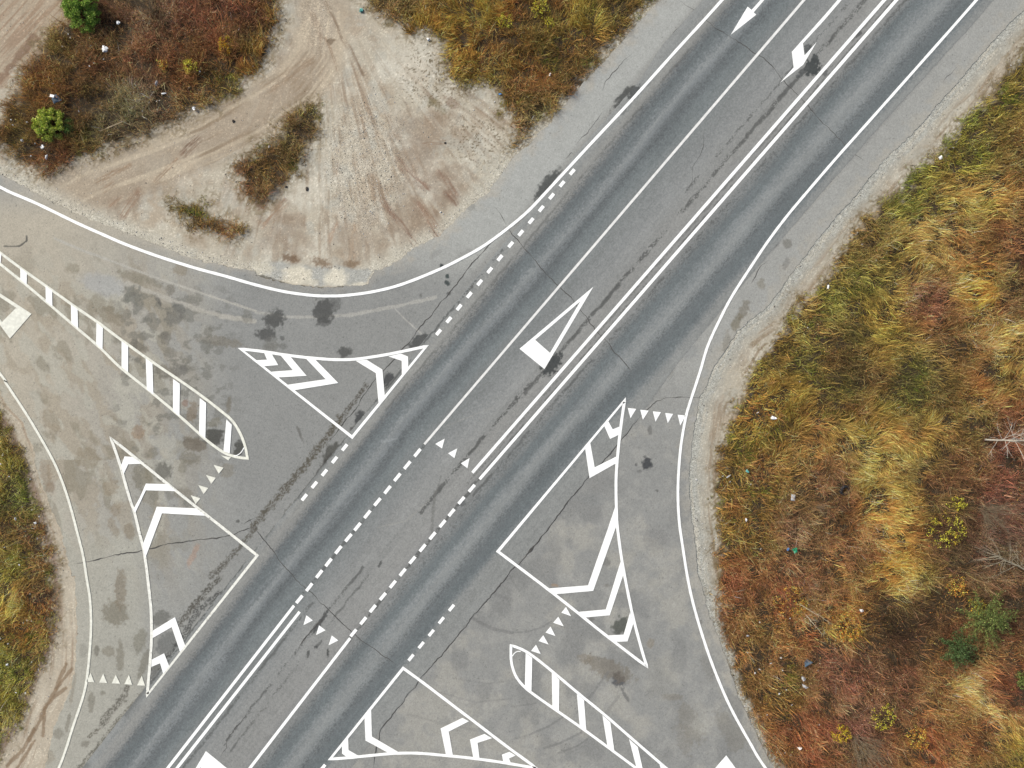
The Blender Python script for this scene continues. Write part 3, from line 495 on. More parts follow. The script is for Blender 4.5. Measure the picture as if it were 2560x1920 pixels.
def veg_mat(name, rough=0.75):
    m, nt, b = new_mat(name); L = nt.links.new
    at = N(nt, 'ShaderNodeAttribute', attribute_name='Col')
    geo = N(nt, 'ShaderNodeNewGeometry'); no = N(nt, 'ShaderNodeTexNoise'); no.inputs['Scale'].default_value = 14; L(geo.outputs['Position'], no.inputs['Vector'])
    mr = N(nt, 'ShaderNodeMapRange'); mr.inputs['From Min'].default_value = 0.3; mr.inputs['From Max'].default_value = 0.7; mr.inputs['To Min'].default_value = 0.85; mr.inputs['To Max'].default_value = 1.15; L(no.outputs['Fac'], mr.inputs['Value'])
    vm = N(nt, 'ShaderNodeVectorMath', operation='SCALE'); L(at.outputs['Color'], vm.inputs[0]); L(mr.outputs['Result'], vm.inputs['Scale'])
    L(vm.outputs['Vector'], b.inputs['Base Color']); b.inputs['Roughness'].default_value = rough
    tr = N(nt, 'ShaderNodeBsdfTranslucent'); L(vm.outputs['Vector'], tr.inputs['Color'])
    ms = N(nt, 'ShaderNodeMixShader'); ms.inputs[0].default_value = 0.25
    L(b.outputs[0], ms.inputs[1]); L(tr.outputs[0], ms.inputs[2]); L(ms.outputs[0], nt.nodes['Material Output'].inputs['Surface'])
    return m
M_VEG = veg_mat('dry_plants'); M_LEAF = veg_mat('living_leaves', 0.6)

# ------------------------------------------------------------------ sheets (ground, roads)
def axis(lo, hi, flo, fhi, step):
    fine = list(np.arange(flo, fhi+1e-6, step)); out = []
    s = step; x = flo
    left = []
    while x > lo: s *= 1.25; x -= s; left.append(x)
    right = []; s = step; x = fine[-1]
    while x < hi: s *= 1.25; x += s; right.append(x)
    return np.array(left[::-1]+fine+right)
def sheet(name, field, colf, mat, step, z, ext, zf=None, gravel=False, extra=None, extra_mat=None):
    xs = axis(-ext, ext, -32.6, 32.6, step); ys = axis(-ext, ext, -24.8, 24.8, step)
    GX, GY = np.meshgrid(xs, ys)
    X, Y = PX(GX, GY)
    if field is not None:
        f = field(X, Y)
        ins = f > 0
        cell = ins[:-1, :-1] | ins[1:, :-1] | ins[:-1, 1:] | ins[1:, 1:]
        used = np.zeros(ins.shape, bool)
        used[:-1, :-1] |= cell; used[1:, :-1] |= cell; used[:-1, 1:] |= cell; used[1:, 1:] |= cell
        gy, gx = np.gradient(f*S, ys, xs)
        g2 = gx*gx+gy*gy+1e-6
        mv = used & ~ins
        lim = step*1.5
        dx = np.clip(-f*S*gx/g2, -lim*40, lim*40); dy = np.clip(-f*S*gy/g2, -lim*40, lim*40)
        inner = (np.abs(GX) < 32.7) & (np.abs(GY) < 24.9)
        dx = np.where(inner, np.clip(dx, -lim, lim), dx); dy = np.where(inner, np.clip(dy, -lim, lim), dy)
        GX = np.where(mv, GX+dx, GX); GY = np.where(mv, GY+dy, GY)
    else:
        cell = np.ones((len(ys)-1, len(xs)-1), bool); used = np.ones(GX.shape, bool)
    idx = -np.ones(GX.shape, np.int64); idx[used] = np.arange(used.sum())
    x = GX[used]; y = GY[used]
    px, py = PX(x, y)
    C = colf(px, py)
    zz = np.full(x.shape, z) if zf is None else zf(x, y)+z
    V = np.stack([x, y, zz], 1)
    q = np.stack([idx[:-1, :-1][cell], idx[:-1, 1:][cell], idx[1:, 1:][cell], idx[1:, :-1][cell]], 1)
    at = {'gravel': earth_gravel(px, py)} if gravel else {}
    fm = None; mats = None
    if extra is not None and len(extra[0]):
        EV, EQ = extra
        q = np.concatenate([q, EQ+len(V)]); fm = np.concatenate([np.zeros(len(q)-len(EQ)), np.ones(len(EQ))])
        V = np.concatenate([V, EV]); C = np.concatenate([C, np.tile(alb((66, 65, 62)), (len(EV), 1))]); mats = [mat, extra_mat]
    o = mesh_np(name, V, q, mat, C, at, None, True, mats, fm)
    return tag(o, kind='structure')
def relief(x, y):
    return -0.002 - 0.03*fbm(x/2.3, y/2.3, 301, 3)

# cracks as thin jagged ribbons, part of the road mesh
def crack_geo(paths, z):
    Vs = []; Q = []
    for k, (pts, w) in enumerate(paths):
        P = [np.array(W2(p)) for p in pts]; line = []
        for a, b in zip(P[:-1], P[1:]):
            n = max(2, int(np.hypot(*(b-a))/0.09))
            for i in range(n): line.append(a+(b-a)*i/n)
        line.append(P[-1]); line = np.array(line)
        d = np.gradient(line, axis=0); d /= np.hypot(d[:, 0], d[:, 1])[:, None]+1e-9
        nrm = np.stack([-d[:, 1], d[:, 0]], 1)
        s = np.arange(len(line))
        off = (fbm(s/6., s*0+k, 311, 3)-0.5)*0.16 + (vnoise(s/1.7, s*0+k, 312)-0.5)*0.04
        env = np.minimum(1, np.minimum(s, len(s)-1-s)/6.)
        line = line+nrm*(off*env)[:, None]
        ww = w*S*0.5*(0.35+1.3*vnoise(s/5., s*0+k*3, 313))*np.maximum(env, .12)
        base = sum(len(v) for v in Vs)
        A = line+nrm*ww[:, None]; B = line-nrm*ww[:, None]
        v = np.zeros((2*len(line), 3)); v[0::2, :2] = A; v[1::2, :2] = B; v[:, 2] = z+0.004+k*0.0002
        Vs.append(v); i = np.arange(len(line)-1)*2+base
        Q.append(np.stack([i, i+1, i+3, i+2], 1))
    return np.concatenate(Vs), np.concatenate(Q)
cr_main = [(T(2, 0, [(1640, 140), (1750, 240), (1880, 310), (1990, 385), (2212, 540)])+T(3, 0, [(20, 560), (100, 670), (290, 860), (480, 1060), (630, 1220), (700, 1300)]), 1.5),
           (T(2, 1, [(-40, 310), (100, 480), (200, 590), (300, 710), (380, 800), (520, 930), (640, 1090), (760, 1230), (900, 1400), (1040, 1560)]), 1.5),
           (T(1, 2, [(-20, 1225), (70, 1350), (150, 1450), (250, 1580), (330, 1670)])+T(1, 3, [(470, 140), (630, 290), (720, 380), (830, 480), (960, 590), (1100, 690), (1220, 770)]), 1.5),
           (T(2, 0, [(1670, 1090), (1640, 1320), (1560, 1450), (1555, 1659)]), 0.9), (T(0, 3, [(2212, 1170), (2130, 1190), (2060, 1290), (1950, 1420), (1960, 1480), (1900, 1570)]), 1.2),
           (T(1, 3, [(0, 1170), (60, 1160), (130, 1120)]), 1.0), (T(1, 3, [(560, 880), (640, 810), (690, 790)]), .9), (T(1, 3, [(620, 290), (560, 400), (470, 490), (370, 610)]), 2.6)]
cr_w = [(T(0, 2, [(640, 1550), (740, 1540), (860, 1510), (960, 1480), (1100, 1460), (1280, 1430), (1480, 1380), (1700, 1350), (1870, 1330), (2050, 1280), (2200, 1230)]), 2.4),
        (T(1, 1, [(2160, 300), (1870, 620), (1560, 1000), (1250, 1380), (1000, 1650)])+T(1, 2, [(860, 210), (720, 380), (600, 530)]), 1.9),
        (T(1, 1, [(2050, 120), (2100, 170), (2140, 240), (2160, 290)]), 1.3), (T(2, 0, [(1440, 0), (1560, 80), (1640, 140)]), 1.6), (T(2, 0, [(1030, 478), (960, 520), (890, 620), (800, 710), (780, 790)]), 1.3),
        (T(2, 0, [(465, 1370), (515, 1320), (550, 1350)]), 2.4), (T(1, 0, [(2150, 1659), (2212, 1590)]), 1.0), (T(2, 0, [(540, 1260), (640, 1150), (780, 970)]), .9), (T(2, 0, [(1290, 400), (1480, 200), (1640, 20)]), 1.2),
        (T(1, 2, [(0, 1250), (-30, 1215), (-60, 1150)]), 1.4), (T(0, 2, [(2090, 1220), (2212, 1150)]), 2.0)]
cr_e = [(T(2, 2, [(1640, 118), (1450, 115), (1330, 125), (1240, 155), (1180, 210), (1100, 290)]), 1.5), (T(2, 2, [(1120, 5), (1180, 70), (1230, 150)]), 1.6),
        (T(2, 2, [(1100, 290), (950, 470), (800, 650), (660, 800), (500, 1000), (370, 1170), (200, 1390), (50, 1560), (0, 1600)])+T(1, 3, [(2100, 90), (1860, 370), (1640, 640), (1420, 890), (1260, 1100), (1080, 1320), (1050, 1440), (1015, 1659)]), 1.9),
        (T(2, 2, [(215, 1370), (170, 1430), (110, 1500)]), 4.5), (T(2, 1, [(2212, 590), (2140, 650), (2060, 800)]), 1.6), (T(3, 0, [(1100, 880), (960, 1080), (890, 1170)]), 1.2), (T(3, 0, [(700, 1300), (760, 1345), (830, 1390)]), 2), (T(3, 0, [(1910, 40), (1860, 100)]), 2.2),
        (T(1, 3, [(1700, 850), (1730, 880), (1740, 900)]), 1.3), (T(3, 0, [(1640, 570), (1500, 720)]), .9), (T(2, 1, [(1410, 1560), (1340, 1650)]), 1.2)]

Z_W, Z_E, Z_M, Z_P = 0.012, 0.017, 0.028, 0.037
sheet('ground', None, earth_color, M_EARTH, 0.11, -0.006, 420, relief, True)
def dirt_field(sel):
    def f(X, Y):
        vf = veg_field(X, Y); af = asph_field(X, Y)
        r = np.minimum(-vf-6, 14-af)
        return np.minimum(r, sel(X, Y))
    return f
box = lambda X, Y: np.minimum(np.minimum(X+80, 2640-X), np.minimum(Y+60, 1980-Y))
def sel_n(X, Y): u, v = road_uv(X, Y); return np.minimum(np.minimum(-u-150, 800-Y), box(X, Y))
def sel_w(X, Y): u, v = road_uv(X, Y); return np.minimum(np.minimum(-u-150, Y-900), box(X, Y))
def sel_e(X, Y): u, v = road_uv(X, Y); return np.minimum(u-240, box(X, Y))
sheet('dirt_track', dirt_field(sel_n), earth_color, M_EARTH, 0.06, 0.0, 60, relief, True)
sheet('dirt_verge', dirt_field(sel_w), earth_color, M_EARTH, 0.06, 0.0, 60, relief, True)
sheet('gravel_verge', dirt_field(sel_e), earth_color, M_EARTH, 0.06, 0.0, 60, relief, True)
def rag(P, sd, amp):
    return lambda X, Y: sdf(P, X, Y) + (fbm(X/9., Y/9., sd, 4)-0.5)*amp
sheet('side_road', rag(POLY_W, 321, 9), old_asphalt, M_OLD, 0.055, Z_W, 150, None, False, crack_geo(cr_w, Z_W), M_CRACK)
sheet('side_road', rag(POLY_E, 322, 7), old_asphalt, M_OLD, 0.055, Z_E, 150, None, False, crack_geo([c for i, c in enumerate(cr_e) if i != 2 and i != 3], Z_E), M_CRACK)
sheet('main_road', rag(POLY_M, 323, 3), main_asphalt, M_MAIN, 0.055, Z_M, 150, None, False, crack_geo(cr_main+[cr_e[2], cr_e[3]], Z_M), M_CRACK)

# ------------------------------------------------------------------ painted markings
def smooth(pts, n=6, closed=False):
    P = [np.array(p, float) for p in pts]; out = []
    m = len(P)
    for i in range(m-1):
        p0 = P[max(i-1, 0)]; p1 = P[i]; p2 = P[i+1]; p3 = P[min(i+2, m-1)]
        for k in range(n):
            t = k/n
            out.append(tuple(0.5*((2*p1)+(-p0+p2)*t+(2*p0-5*p1+4*p2-p3)*t*t+(-p0+3*p1-3*p2+p3)*t**3)))
    out.append(tuple(P[-1])); return out
def centre_of(pts):
    a = np.array([W2(p) for p in pts]); return (float((a[:, 0].min()+a[:, 0].max())/2), float((a[:, 1].min()+a[:, 1].max())/2))
TH = 0.003
def solid(name, loops_faces_verts, mat, z, origin=(0, 0), parent=None):
    """thin paint layer: top faces at z plus a skirt"""
    V2, faces = loops_faces_verts
    bm = bmesh.new()
    vs = [bm.verts.new((x-origin[0], y-origin[1], z)) for x, y in V2]
    fs = []
    for f in faces:
        try: fs.append(bm.faces.new([vs[i] for i in f]))
        except ValueError: pass
    bmesh.ops.recalc_face_normals(bm, faces=bm.faces)
    for f in bm.faces:
        if f.normal.z < 0: f.normal_flip()
    be = [e for e in bm.edges if len(e.link_faces) == 1]
    r = bmesh.ops.extrude_edge_only(bm, edges=be)
    for v in [g for g in r['geom'] if isinstance(g, bmesh.types.BMVert)]: v.co.z -= TH
    bmesh.ops.recalc_face_normals(bm, faces=bm.faces)
    me = bpy.data.meshes.new(name); bm.to_mesh(me); bm.free(); me.materials.append(mat)
    o = bpy.data.objects.new(name, me)
    if parent is None: o.location = (origin[0], origin[1], 0)
    return link(o, parent)
def ribbon_vf(pts, w, wob=0.5, seed=0, closed=False):
    P = np.array([W2(p) for p in pts]); h = w*S/2
    n = len(P); L = []; R = []
    for i in range(n):
        if closed: a = P[i]-P[i-1]; b = P[(i+1) % n]-P[i]
        else: a = P[i]-P[i-1] if i else P[1]-P[0]; b = P[i+1]-P[i] if i < n-1 else P[-1]-P[-2]
        a = a/np.hypot(*a); b = b/np.hypot(*b)
        na = np.array((-a[1], a[0])); nb = np.array((-b[1], b[0])); m = na+nb; l = np.hypot(*m)
        m = m/l if l > 1e-6 else na
        k = 1/max(m.dot(na), 0.05); cr = a[0]*b[1]-a[1]*b[0]
        kl = kr = k
        if k > 1.5:                      # sharp corner: the outer mitre is cut short
            if cr > 0: kr = min(k, 1.5)
            else: kl = min(k, 1.5)
        j = 1+wob*0.12*math.sin(i*2.3+seed)
        L.append(P[i]+m*h*kl*j); R.append(P[i]-m*h*kr*j)
    V = [tuple(p) for p in L]+[tuple(p) for p in R]
    m = n if closed else n-1
    return V, [(i, (i+1) % n, n+(i+1) % n, n+i) for i in range(m)]
def poly_vf(pts): return [W2(p) for p in pts], [tuple(range(len(pts)))]

def line(name, pts, w, mat, label, cat='road line', group=None, z=Z_P, sm=6, parent=None):
    if sm: pts = smooth(pts, sm)
    c = centre_of(pts)
    o = solid(name, ribbon_vf(pts, w), mat, z, c if parent is None else (0, 0), parent)
    if parent is None: tag(o, label, cat, group)
    return o

edge_w = (T(2, 0, [(1815, 0), (1420, 435), (1040, 858), (660, 1265), (300, 1655)]) + T(2, 1, [(150, 155), (0, 285)]) + T(1, 1, [(1980, 458), (1770, 578), (1560, 680), (1250, 802), (1000, 864), (780, 893), (640, 899), (480, 893), (250, 862), (0, 803)]) +
          T(0, 1, [(1950, 728), (1680, 655), (1350, 550), (1080, 450), (900, 372), (660, 265), (330, 105), (85, 0)]) + [(0, 467.5), (-120, 410), (-420, 270)])
line('edge_line', [ext_top(edge_w[0], 260)]+edge_w, 7.2, M_PAINT, 'white edge line curving from the upper main road into the left side road')
edge_sw = ([(-420, 470), (-150, 745)] + T(0, 1, [(0, 1565), (60, 1659)]) + T(0, 2, [(250, 290), (430, 600), (520, 790), (600, 1020), (670, 1280), (720, 1480), (748, 1655)]) +
           T(0, 3, [(780, 200), (790, 400), (780, 620), (755, 870), (720, 1040), (640, 1280), (510, 1659)]) + [(80, 2050)])
line('edge_line', edge_sw, 6.2, M_PAINT3, 'dusty white edge line bending round the lower left corner beside the dirt verge')
edge_e = (T(3, 0, [(1800, 0), (1068, 828), (610, 1342), (340, 1655)]) + T(3, 1, [(165, 205), (0, 424)]) + T(2, 1, [(2060, 650), (1900, 900), (1790, 1110), (1690, 1330), (1630, 1530), (1590, 1655)]) +
          T(2, 2, [(1530, 180), (1500, 290), (1460, 520), (1437, 780), (1433, 1000), (1445, 1200), (1470, 1380), (1513, 1655)]) + T(2, 3, [(1560, 220), (1640, 500), (1740, 790), (1880, 1120), (2050, 1430), (2190, 1659)]) + [(2040, 2090), (2250, 2290)])
line('edge_line', [ext_top(edge_e[0], 260)]+edge_e, 6.6, M_PAINT, 'white edge line right of the main road curving down past the dry grass')
line('lane_line', [ext_top((2010, 0), 260), (2010, 0), (1061, 1110.5)], 6.2, M_PAINT2, 'single greyish solid lane line left of the upper turning lane', sm=0)
dl = empty('double_line', (*W2((1700, 590)), 0)); tag(dl, 'double solid white centre line in the upper right half of the main road', 'road line')
def in_parent(o, par):
    o.location = (-par.location[0], -par.location[1], 0); return o
for a, b in (((2210.8, 0), (1181, 1181.4)), ((2241, 0), (1199, 1197.8))):
    in_parent(line('line', [ext_top(a, 260), a, b], 7.8, M_PAINT, None, sm=0, parent=dl), dl)
dl = empty('double_line', (*W2((590, 1715)), 0)); tag(dl, 'double solid white centre line at the lower left end of the main road', 'road line')
for a, b in (((735.5, 1513.8), (419.6, 1920)), ((749.4, 1529), (442.7, 1920))):
    d = np.array(b)-np.array(a); e = tuple(np.array(b)+d*0.4)
    in_parent(line('line', [a, b, e], 7.0, M_PAINT, None, sm=0, parent=dl), dl)
d = np.array((625., 1920.))-np.array((875.8, 1594.8))
line('lane_line', [(875.8, 1594.8), (625, 1920), tuple(np.array((625., 1920.))+d*0.5)], 7.0, M_PAINT, 'single bright solid lane line right of the lower turning lane', sm=0)

ORD = ['first', 'second', 'third', 'fourth', 'fifth', 'sixth', 'seventh', 'eighth', 'ninth', 'tenth', 'eleventh', 'twelfth', 'thirteenth', 'fourteenth']
def dashes(cs, ln, w, mat, where, group, vec=None):
    for i, c in enumerate(cs):
        if vec is not None: d = np.array(vec)
        else:
            a = np.array(cs[max(i-1, 0)]); b = np.array(cs[min(i+1, len(cs)-1)]); d = a-b
        d = d/np.hypot(*d); n = np.array((-d[1], d[0])); c = np.array(c)
        pts = [tuple(c+d*ln/2+n*w/2), tuple(c+d*ln/2-n*w/2), tuple(c-d*ln/2-n*w/2), tuple(c-d*ln/2+n*w/2)]
        o = solid('line_dash', poly_vf(pts), mat, Z_P, W2(c))
        tag(o, ('%s dash from the top of %s' % (ORD[i], where)) if len(cs) > 1 else where, 'line dash', group)
dashes(T(2, 0, [(520, 1487), (432, 1590)])+T(2, 1, [(342, 38), (253, 145), (165, 250), (76, 355)])+T(1, 1, [(2201, 455), (2108, 570), (2020, 677), (1933, 783), (1843, 890), (1755, 997), (1667, 1105), (1578, 1212)]),
       17.2, 8.4, M_PAINT, 'the dashed row beside the upper left curve', 'short dashes beside the upper left curve')
dashes(T(1, 2, [(767, 547), (680, 655), (593, 765), (506, 870), (419, 978)]), 19.5, 8.2, M_PAINT, 'the short dashed row below the upper left island', 'short dashes below the upper left island')
dashes(T(1, 2, [(1396, 593), (1308, 700), (1222, 805), (1137, 913), (1050, 1018), (963, 1125), (878, 1232), (800, 1327), (713, 1432), (628, 1540), (548, 1640)])+T(1, 3, [(462, 95), (376, 200)]),
       24.0, 8.0, M_PAINT, 'the left dashed line through the junction', 'dashes of the left line through the junction')
dashes(T(1, 2, [(1865, 900), (1775, 1005), (1690, 1110), (1612, 1205), (1526, 1310), (1440, 1415), (1352, 1520), (1268, 1625)])+T(1, 3, [(1183, 70), (1097, 175), (1010, 280), (928, 385), (843, 490)]),
       22.5, 8.0, M_PAINT, 'the right dashed line through the junction', 'dashes of the right line through the junction')
dashes(T(1, 3, [(1690, 273), (1602, 382), (1515, 490), (1428, 595), (1340, 703)]), 19.5, 7.6, M_PAINT, 'the short dashed row above the bottom island', 'short dashes above the bottom island')
dashes([(808, 1917.5)], 17, 8, M_PAINT, 'lone white dash at the bottom edge left of the bottom island', None, (0.63, -0.775))

def teeth(tris, mat, where, group):
    for i, t in enumerate(tris):
        o = solid('yield_tooth', poly_vf(t), mat, Z_P, centre_of(t))
        tag(o, '%s white triangle in the %s' % (ORD[i], where), 'yield triangle', group)
teeth([T(1, 2, t) for t in ([(1550, 517), (1630, 472), (1608, 557)], [(1660, 598), (1740, 555), (1715, 640)], [(1770, 685), (1845, 640), (1827, 727)])], M_PAINT, 'row of three in the upper turning lane, from the left', 'give way teeth across the upper turning lane')
teeth([T(1, 3, t) for t in ([(437, 338), (492, 382), (411, 423)], [(546, 425), (602, 467), (520, 508)], [(656, 512), (712, 555), (628, 597)])], M_PAINT, 'row of three in the lower turning lane, from the left', 'give way teeth across the lower turning lane')
teeth([T(0, 2, t) for t in ([(1650, 960), (1733, 987), (1693, 1037)], [(1716, 873), (1802, 898), (1762, 950)], [(1782, 786), (1867, 810), (1827, 862)], [(1848, 698), (1933, 723), (1893, 775)], [(1912, 617), (1950, 624), (1998, 632), (1975, 660)])], M_PAINT3,
      'slanted row on the left side road, from the bottom', 'give way teeth on the left side road')
teeth([T(0, 3, t) for t in ([(787, 835), (817, 915), (750, 912)], [(895, 840), (928, 922), (860, 918)], [(1003, 850), (1040, 928), (968, 925)], [(1117, 850), (1145, 938), (1077, 932)], [(1228, 860), (1256, 945), (1187, 942)])], M_PAINT3,
      'level row in the lower left lane, from the left', 'give way teeth at the lower left slip lane')
teeth([T(2, 2, t) for t in ([(1000, 207), (1072, 215), (1023, 295)], [(1107, 222), (1180, 230), (1130, 308)], [(1216, 236), (1286, 243), (1239, 325)], [(1322, 250), (1391, 258), (1345, 338)], [(1430, 265), (1500, 272), (1453, 358)])], M_PAINT,
      'level row in the right curved lane, from the left', 'give way teeth at the right slip lane')
teeth([T(2, 3, t) for t in ([(207, 592), (248, 672), (165, 645)], [(270, 510), (316, 590), (230, 560)], [(333, 435), (375, 517), (289, 487)], [(400, 350), (446, 432), (355, 402)], [(466, 265), (510, 345), (426, 315)])], M_PAINT,
      'slanted row on the lower right road, from the bottom', 'give way teeth on the lower right side road')

def island(label, outline, w, bands, band_name, mat, bmat=None, arcs=(), name='chevron_island'):
    c = centre_of(outline); e = empty(name, (c[0], c[1], 0)); tag(e, label, 'painted island')
    o = solid('outline', ribbon_vf(outline, w, 0.4, 0, True), mat, Z_P, c, e)
    for b in bands: solid(band_name, poly_vf(b), bmat or mat, Z_P+0.004, c, e)
    for a in arcs: solid('arc', ribbon_vf(smooth(a, 4), 2.2), bmat or mat, Z_P+0.008, c, e)
    return e
def dens(segs):
    """join smooth pieces into one closed outline with sharp corners between them"""
    out = []
    for s in segs:
        out += (smooth(s, 4) if len(s) > 2 else list(s))[:-1]
    return out
A = dens([Z('A', [(88, 142), (350, 172), (560, 205), (770, 232), (960, 250), (1150, 262), (1350, 258), (1550, 232), (1750, 198), (1960, 155), (2158, 112)]), Z('A', [(2158, 112), (1330, 1118)]), Z('A', [(1330, 1118), (88, 142)])])
island('white chevron island between the upper left curve and the main road', A, 7.2, [Z('A', b) for b in (
    [(355, 180), (440, 195), (515, 322), (350, 335), (275, 268), (390, 262)], [(540, 215), (650, 230), (828, 440), (515, 458), (437, 395), (675, 378)], [(815, 245), (925, 262), (1178, 520), (690, 600), (610, 540), (1038, 478)],
    [(1370, 275), (1490, 262), (1665, 372), (1690, 655), (1622, 745), (1592, 410)], [(1730, 225), (1870, 195), (1948, 228), (1950, 345), (1880, 430), (1878, 275)])], 'chevron', M_PAINT)
left = Z('B2', [(190, 1585), (205, 1400), (236, 1050), (260, 700), (262, 450), (255, 200), (240, 0)])+Z('B', [(500, 1500), (440, 1250), (375, 980), (330, 850), (270, 650), (215, 450), (150, 250), (85, 70)])
B = dens([left, Z('B', [(85, 70), (500, 405), (800, 650), (1150, 930), (1500, 1205), (1872, 1505)]), Z('B', [(1872, 1505)])+Z('B2', [(190, 1585)])])
island('tall pointed chevron island on the dusty left side road, paint partly worn', B, 7.0, [Z('B', b) for b in (
    [(255, 297), (350, 303), (465, 385), (300, 392), (245, 510), (212, 410)], [(515, 628), (780, 635), (890, 720), (515, 710), (385, 985), (362, 940), (440, 800)], [(648, 910), (1130, 930), (1240, 1020), (712, 990), (510, 1530), (475, 1380)])] +
    [Z('B2', b) for b in ([(285, 505), (652, 280), (820, 755), (735, 855), (598, 445), (285, 625)], [(268, 985), (472, 880), (555, 1095), (455, 1215), (405, 1045), (260, 1105)])], 'chevron', M_WORN, M_PAINT)
up = [(-255, 447)]+Z('W', [(0, 72), (350, 332), (800, 650), (1200, 935), (1600, 1210)])+Z('W2', [(0, 35), (400, 320), (800, 590), (1080, 790), (1330, 985), (1460, 1100), (1560, 1260), (1625, 1430), (1655, 1585)])
dn = Z('W2', [(1655, 1585), (1540, 1572), (1380, 1525), (1230, 1430), (1080, 1310), (780, 1040), (430, 745), (0, 400)])+Z('W', [(1600, 1590), (1200, 1250), (800, 905), (450, 610), (200, 410), (0, 250)])+[(-255, 447)]
island('long narrow striped island with a rounded nose on the left side road', dens([up[:2], up[1:], dn[:-1], dn[-2:]]), 6.6, [Z('W', b) for b in ([(-60, 30), (28, 100), (18, 240), (-60, 190)], [(330, 320), (435, 400), (432, 590), (332, 500)], [(733, 605), (838, 685), (842, 930), (738, 850)],
    [(1138, 905), (1243, 980), (1252, 1290), (1143, 1190)], [(1545, 1195), (1648, 1275), (1640, 1620), (1540, 1530)])]+[Z('W2', b) for b in ([(25, 65), (110, 130), (110, 470), (25, 400)], [(338, 295), (425, 355), (437, 755), (352, 690)],
    [(692, 555), (780, 620), (775, 1040), (690, 970)], [(1037, 805), (1120, 865), (1110, 1330), (1028, 1260)], [(1383, 1080), (1452, 1150), (1425, 1520), (1345, 1490)])], 'stripe', M_PAINT3, M_PAINT, [Z('W2', [(1612, 1445), (1570, 1510), (1520, 1545), (1480, 1550)])], 'striped_island')
D = dens([Z('D', [(1620, 88)])+Z('D2', [(68, 268)]), Z('D2', [(68, 268), (290, 435), (640, 700), (980, 968), (1300, 1225), (1785, 1598)]),
          Z('D2', [(1785, 1598), (1735, 1440), (1650, 1130), (1590, 870), (1500, 400), (1445, 0)])+Z('D', [(1518, 1450), (1512, 1200), (1515, 1000), (1530, 800), (1555, 550), (1590, 280), (1620, 88)])])
island('large white chevron island right of the main road, long and pointed', D, 7.0, [Z('D', b) for b in ([(1365, 405), (1415, 350), (1472, 455), (1560, 418), (1550, 520), (1440, 572)], [(1135, 680), (1195, 605), (1252, 918), (1525, 782), (1510, 870), (1190, 1050)])] +
    [Z('D2', b) for b in ([(1415, -240), (1445, -60), (1420, 5), (1165, 722), (735, 760), (640, 695), (1105, 658), (1335, 0)], [(1480, 385), (1510, 540), (1355, 1003), (1065, 1028), (980, 965), (1310, 935)], [(1590, 965), (1625, 1105), (1560, 1303), (1435, 1308), (1325, 1235), (1515, 1225)])], 'chevron', M_PAINT)
tipE = (2170, 2280)
E1 = Z('E', [(88, 118), (160, 138), (290, 200), (450, 315), (700, 520), (950, 730), (1250, 975), (1600, 1280), (1900, 1540), (2040, 1659)])+[tipE]
E2 = [tipE]+Z('E', [(1660, 1659), (1600, 1612), (1300, 1390), (1000, 1170), (700, 960), (400, 750), (260, 640), (160, 520), (110, 400), (88, 280), (88, 118)])
island('long narrow striped island with black tyre scuffs on the lower right side road', dens([E1[:-1], E1[-2:], E2[:2], E2[1:]]), 6.6, [Z('E', b) for b in ([(272, 210), (355, 270), (345, 695), (262, 620)], [(600, 455), (695, 545), (690, 965), (607, 890)], [(915, 725), (1005, 800), (1035, 1200), (950, 1130)],
    [(1235, 990), (1335, 1080), (1388, 1455), (1300, 1390)], [(1570, 1290), (1680, 1390), (1745, 1680), (1660, 1640)], [(1950, 1600), (2050, 1690), (2110, 1930), (2030, 1870)])], 'stripe', M_PAINT, None, [Z('E', [(105, 250), (130, 215), (165, 192), (210, 190)])], 'striped_island')
FF = dens([Z('F', [(800, 42), (20, 1008)]), Z('F', [(20, 1008), (200, 995), (450, 970), (700, 948), (950, 945), (1200, 965), (1500, 995), (1800, 1035), (2100, 1085), (2230, 1112)]), Z('F', [(2230, 1112), (1900, 872), (1600, 643), (1300, 415), (1000, 187), (800, 42)])])
island('white chevron island at the bottom edge right of the lower main road', FF, 7.0, [Z('F', b) for b in ([(150, 860), (215, 790), (220, 912), (318, 968), (200, 985), (152, 950)], [(390, 560), (460, 480), (468, 768), (760, 938), (640, 940), (400, 810)],
    [(1198, 682), (1430, 570), (1500, 605), (1285, 715), (1328, 965), (1255, 960)], [(1510, 800), (1665, 740), (1745, 785), (1592, 835), (1612, 1000), (1545, 990)], [(1850, 960), (1930, 930), (1995, 970), (1925, 1000), (1945, 1050), (1865, 1040)])], 'chevron', M_PAINT)
def tri_ring(o, i, mat, label):
    V = [W2(p) for p in o+i]
    ob = solid('yield_symbol', (V, [(0, 1, 4, 3), (1, 2, 5, 4), (2, 0, 3, 5)]), mat, Z_P, centre_of(o)); tag(ob, label, 'yield symbol')
O = T(2, 1, [(65, 1355), (703, 818), (280, 1530)]); I = T(2, 1, [(200, 1278), (590, 945), (328, 1390)])
tri_ring(O, I, M_PAINT, 'whole white give way triangle painted in the upper turning lane')
def shift(pts, a, b): return [(b[0]-(p[0]-a[0]), b[1]-(p[1]-a[1])) for p in pts]
tri_ring(shift(O, O[2], (515.3, 1876.9)), shift(I, O[2], (515.3, 1876.9)), M_PAINT, 'give way triangle cut off by the bottom edge in the lower turning lane')
OW = Z('W', [(510, 1050), (-701, 266), (165, 1445)]); IW = Z('W', [(265, 955), (-470, 470), (40, 1180)])
tri_ring(OW, IW, M_PAINT3, 'dusty give way triangle cut off by the left edge on the side road')
tri_ring(shift(OW, OW[2], (1815.3, 1887.6)), shift(IW, OW[2], (1815.3, 1887.6)), M_PAINT, 'tip of a give way triangle at the bottom edge near the right edge line')
